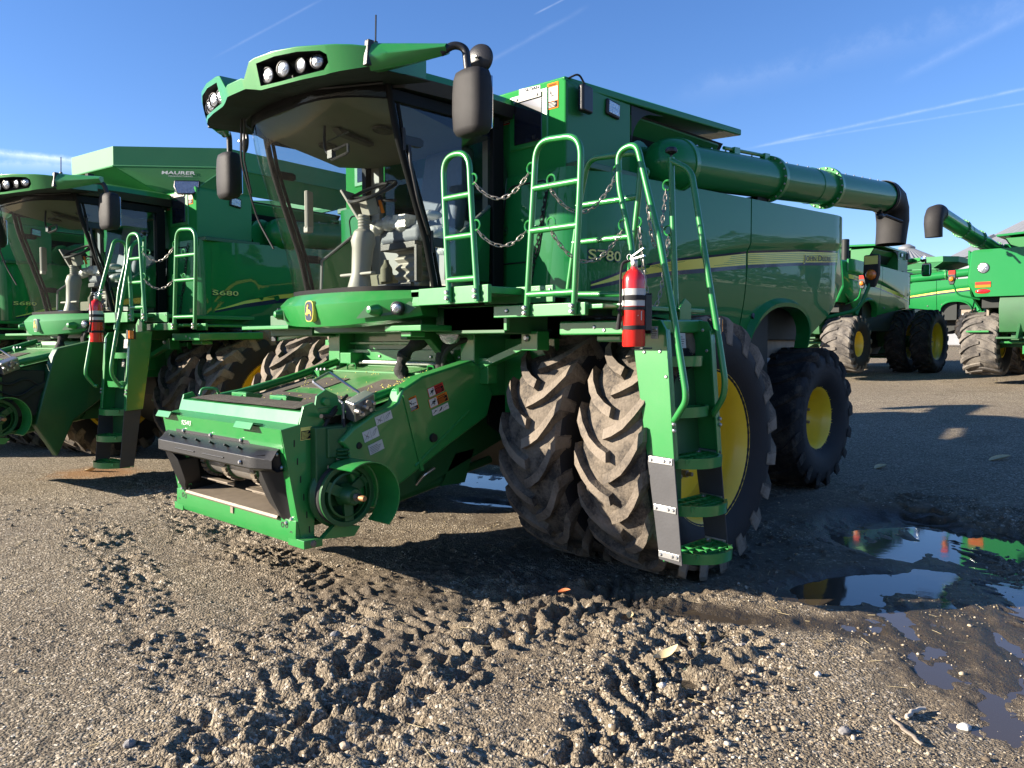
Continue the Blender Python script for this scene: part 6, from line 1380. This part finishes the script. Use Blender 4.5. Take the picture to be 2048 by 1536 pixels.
    stone(3.36, -1.85, .024, 'pale stone at the edge of the pale gravel patch nearest the tyres')
def grain_bin(x, y, r, eave, label, pitch=.53):
    z0 = float(far_rise(np.array(x * 1.), np.array(y * 1.))); e = empty('grain_bin', None, (x, y, z0)); gm = M.get('galv') or mat('galvanised_sheet', (.24, .25, .26), .5, metal=.3, var=.12, vs=3); M['galv'] = gm
    b = MB(); pr = []
    for k in range(int(eave / .12)): pr.append((r + .02 * (k % 2), k * .12))
    pr.append((r, eave)); b.lathe(pr, (0, 0, 0), (0, 0, 1), 64); b.build('bin_wall', 'galv', e)
    b = MB(); n = 48; ap = eave + r * pitch; rows = []
    for k in range(n * 2):
        a = 2 * math.pi * k / (n * 2); up = .10 * (k % 2 == 0); rows.append([((r + .25) * math.cos(a), (r + .25) * math.sin(a), eave - .1 + up), (.8 * math.cos(a), .8 * math.sin(a), ap - .8 * pitch + up * .3)])
    b.grid(rows, cu=True); rf = b.build('bin_roof', 'galv', e, ang=10)
    b = MB(); b.lathe([(.8, 0), (.85, .3), (.3, .6), (0, .65)], (0, 0, ap - .5), (0, 0, 1), 24); b.build('roof_cap', 'galv', rf); b = MB()
    for a in (np.linspace(0, 6.28, 9)[:-1] if r > 5 else [2.2]):
        c = Vector((math.cos(a), math.sin(a), 0)); b.obox(c * r * .66 + Vector((0, 0, eave + r * .34 * pitch + .15)), c + Vector((0, 0, -pitch)), (-c.y, c.x, 0), c * pitch + Vector((0, 0, 1)), .45, .3, .18)
    b.build('roof_vent', 'galv', rf); tag(e, label, 'grain bin'); return e

def tree_belt():
    rng = np.random.default_rng(5); V = []; b = MB()
    for k in range(46):
        az = R(15 + 62 * k / 45 + rng.uniform(-.6, .6)); d = rng.uniform(70, 86); cx, cy = 5 + math.sin(az) * d, -5 + math.cos(az) * d; z0 = float(far_rise(np.array(cx), np.array(cy))); h = rng.uniform(6.0, 11.5)
        b.tube([(cx, cy, z0), (cx + .2, cy, z0 + h * .6)], [.22, .10], 6, 1)
        n = 230; th = rng.uniform(0, 6.28, n); r = np.sqrt(rng.uniform(0, 1, n)); zz = rng.uniform(.12, 1, n); rad = h * .34 * (1 - (2 * zz - .85) ** 2 * .75)
        for t, q, z, rr in zip(th, r, zz, rad):
            c = Vector((cx + math.cos(t) * q * rr, cy + math.sin(t) * q * rr, z0 + h * z)); u = Vector(rng.normal(size=3)).normalized(); v = u.orthogonal().normalized(); s_ = rng.uniform(.3, .65)
            b.add([c - u * s_, c + v * s_ * .7, c + u * s_, c - v * s_ * .7], [(0, 1, 2, 3)], 0)
    M['leafm'] = mat('autumn_foliage', (.05, .06, .022), .9, var=.5, vs=.4); M['bark'] = mat('bark', (.09, .07, .055), .9)
    o = b.build('tree_belt', ['leafm', 'bark'], ang=80); o['kind'] = 'stuff'
# ------------------------------------------------------------------ the scene
tree_belt()
make_ground(); make_puddle(); make_gravel(); make_straw(); debris()
main = build_combine(True); old = build_combine(False)
GRP = 'combine harvesters parked in the yard'
tag(main, 'nearest and largest glossy green combine with mud-dusted twin front tyres and long folded auger', 'combine', GRP)
old.location = (-6.2, -.28, -.02); old.rotation_euler = (0, 0, R(7.73)); tag(old, 'older faded green combine with orange roof beacon and flared grain hopper on top', 'combine', GRP)
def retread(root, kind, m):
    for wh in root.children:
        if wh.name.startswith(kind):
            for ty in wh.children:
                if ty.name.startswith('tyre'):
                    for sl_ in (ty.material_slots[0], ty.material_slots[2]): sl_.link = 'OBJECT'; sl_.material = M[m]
def park(src, x, y, rz, label, dz=0.):
    c = copy_tree(src); c.location = (x, y, float(far_rise(np.array(x * 1.), np.array(y * 1.))) + dz); c.rotation_euler = (0, 0, R(rz)); tag(c, label, 'combine', GRP); return c
far_left = park(old, -11.6, -1.2, 9, 'mostly hidden combine beyond the one with the orange beacon, only cab side and rails showing')
t3 = park(main, -5.1, 21.6, 180, 'shaded combine seen tail-on just behind the nearest one, with black twin tyres')
t4 = park(main, .95, 21.9, 180, 'combine with sunlit tail, round rear lamp and red-orange reflector, its grey spout hanging over')
park(old, -9.5, 38.5, -90, 'farthest combine, seen side-on in full sun with bright yellow stripe behind the two tail-on ones')
for p_ in t4.children:
    if p_.name.startswith('auger_') and 'saddle' not in p_.name: p_.location = (.12, .75, .16); p_.rotation_euler = (R(1.5), 0, 0)
retread(t3, 'drive', 'treadd'); retread(t3, 'steering', 'treadg'); retread(t4, 'drive', 'treadg'); retread(t4, 'steering', 'treadg')  # tread colour follows sun and shade: the dark copy goes on the shaded twins
ex = extinguisher(); ex.location = (2.625, -1.10, 1.69); tag(ex, 'red fire extinguisher strapped at the boarding ladder of the central combine', 'fire extinguisher', 'fire extinguishers on the combines')
def ext_copy(mc, loc, label):
    e = copy_tree(ex); mw = Matrix.Translation(mc.location) @ mc.rotation_euler.to_matrix().to_4x4(); e.location = mw @ Vector(loc); e.rotation_euler = (0, 0, 1.0 + mc.rotation_euler.z); tag(e, label, 'fire extinguisher', 'fire extinguishers on the combines'); return e
ext_copy(old, (1.62, -1.80, 1.75), 'red fire extinguisher by the ladder of the older combine with beacon')
ext_copy(far_left, (1.62, -1.80, 1.75), 'red fire extinguisher on the mostly hidden combine beyond the one with the beacon')
def bin_at(px_dir, dist): return None
grain_bin(5.64 - 31.6, -5.26 + 92.6, 3.2, 8.9, 'small pale conical grain bin roof peeping out beside the shaded tail-on combine')
grain_bin(5.64 - 18.0, -5.26 + 92.0, 9.6, 8.2, 'large ribbed grain bin roof rising behind the combine with the sunlit tail')
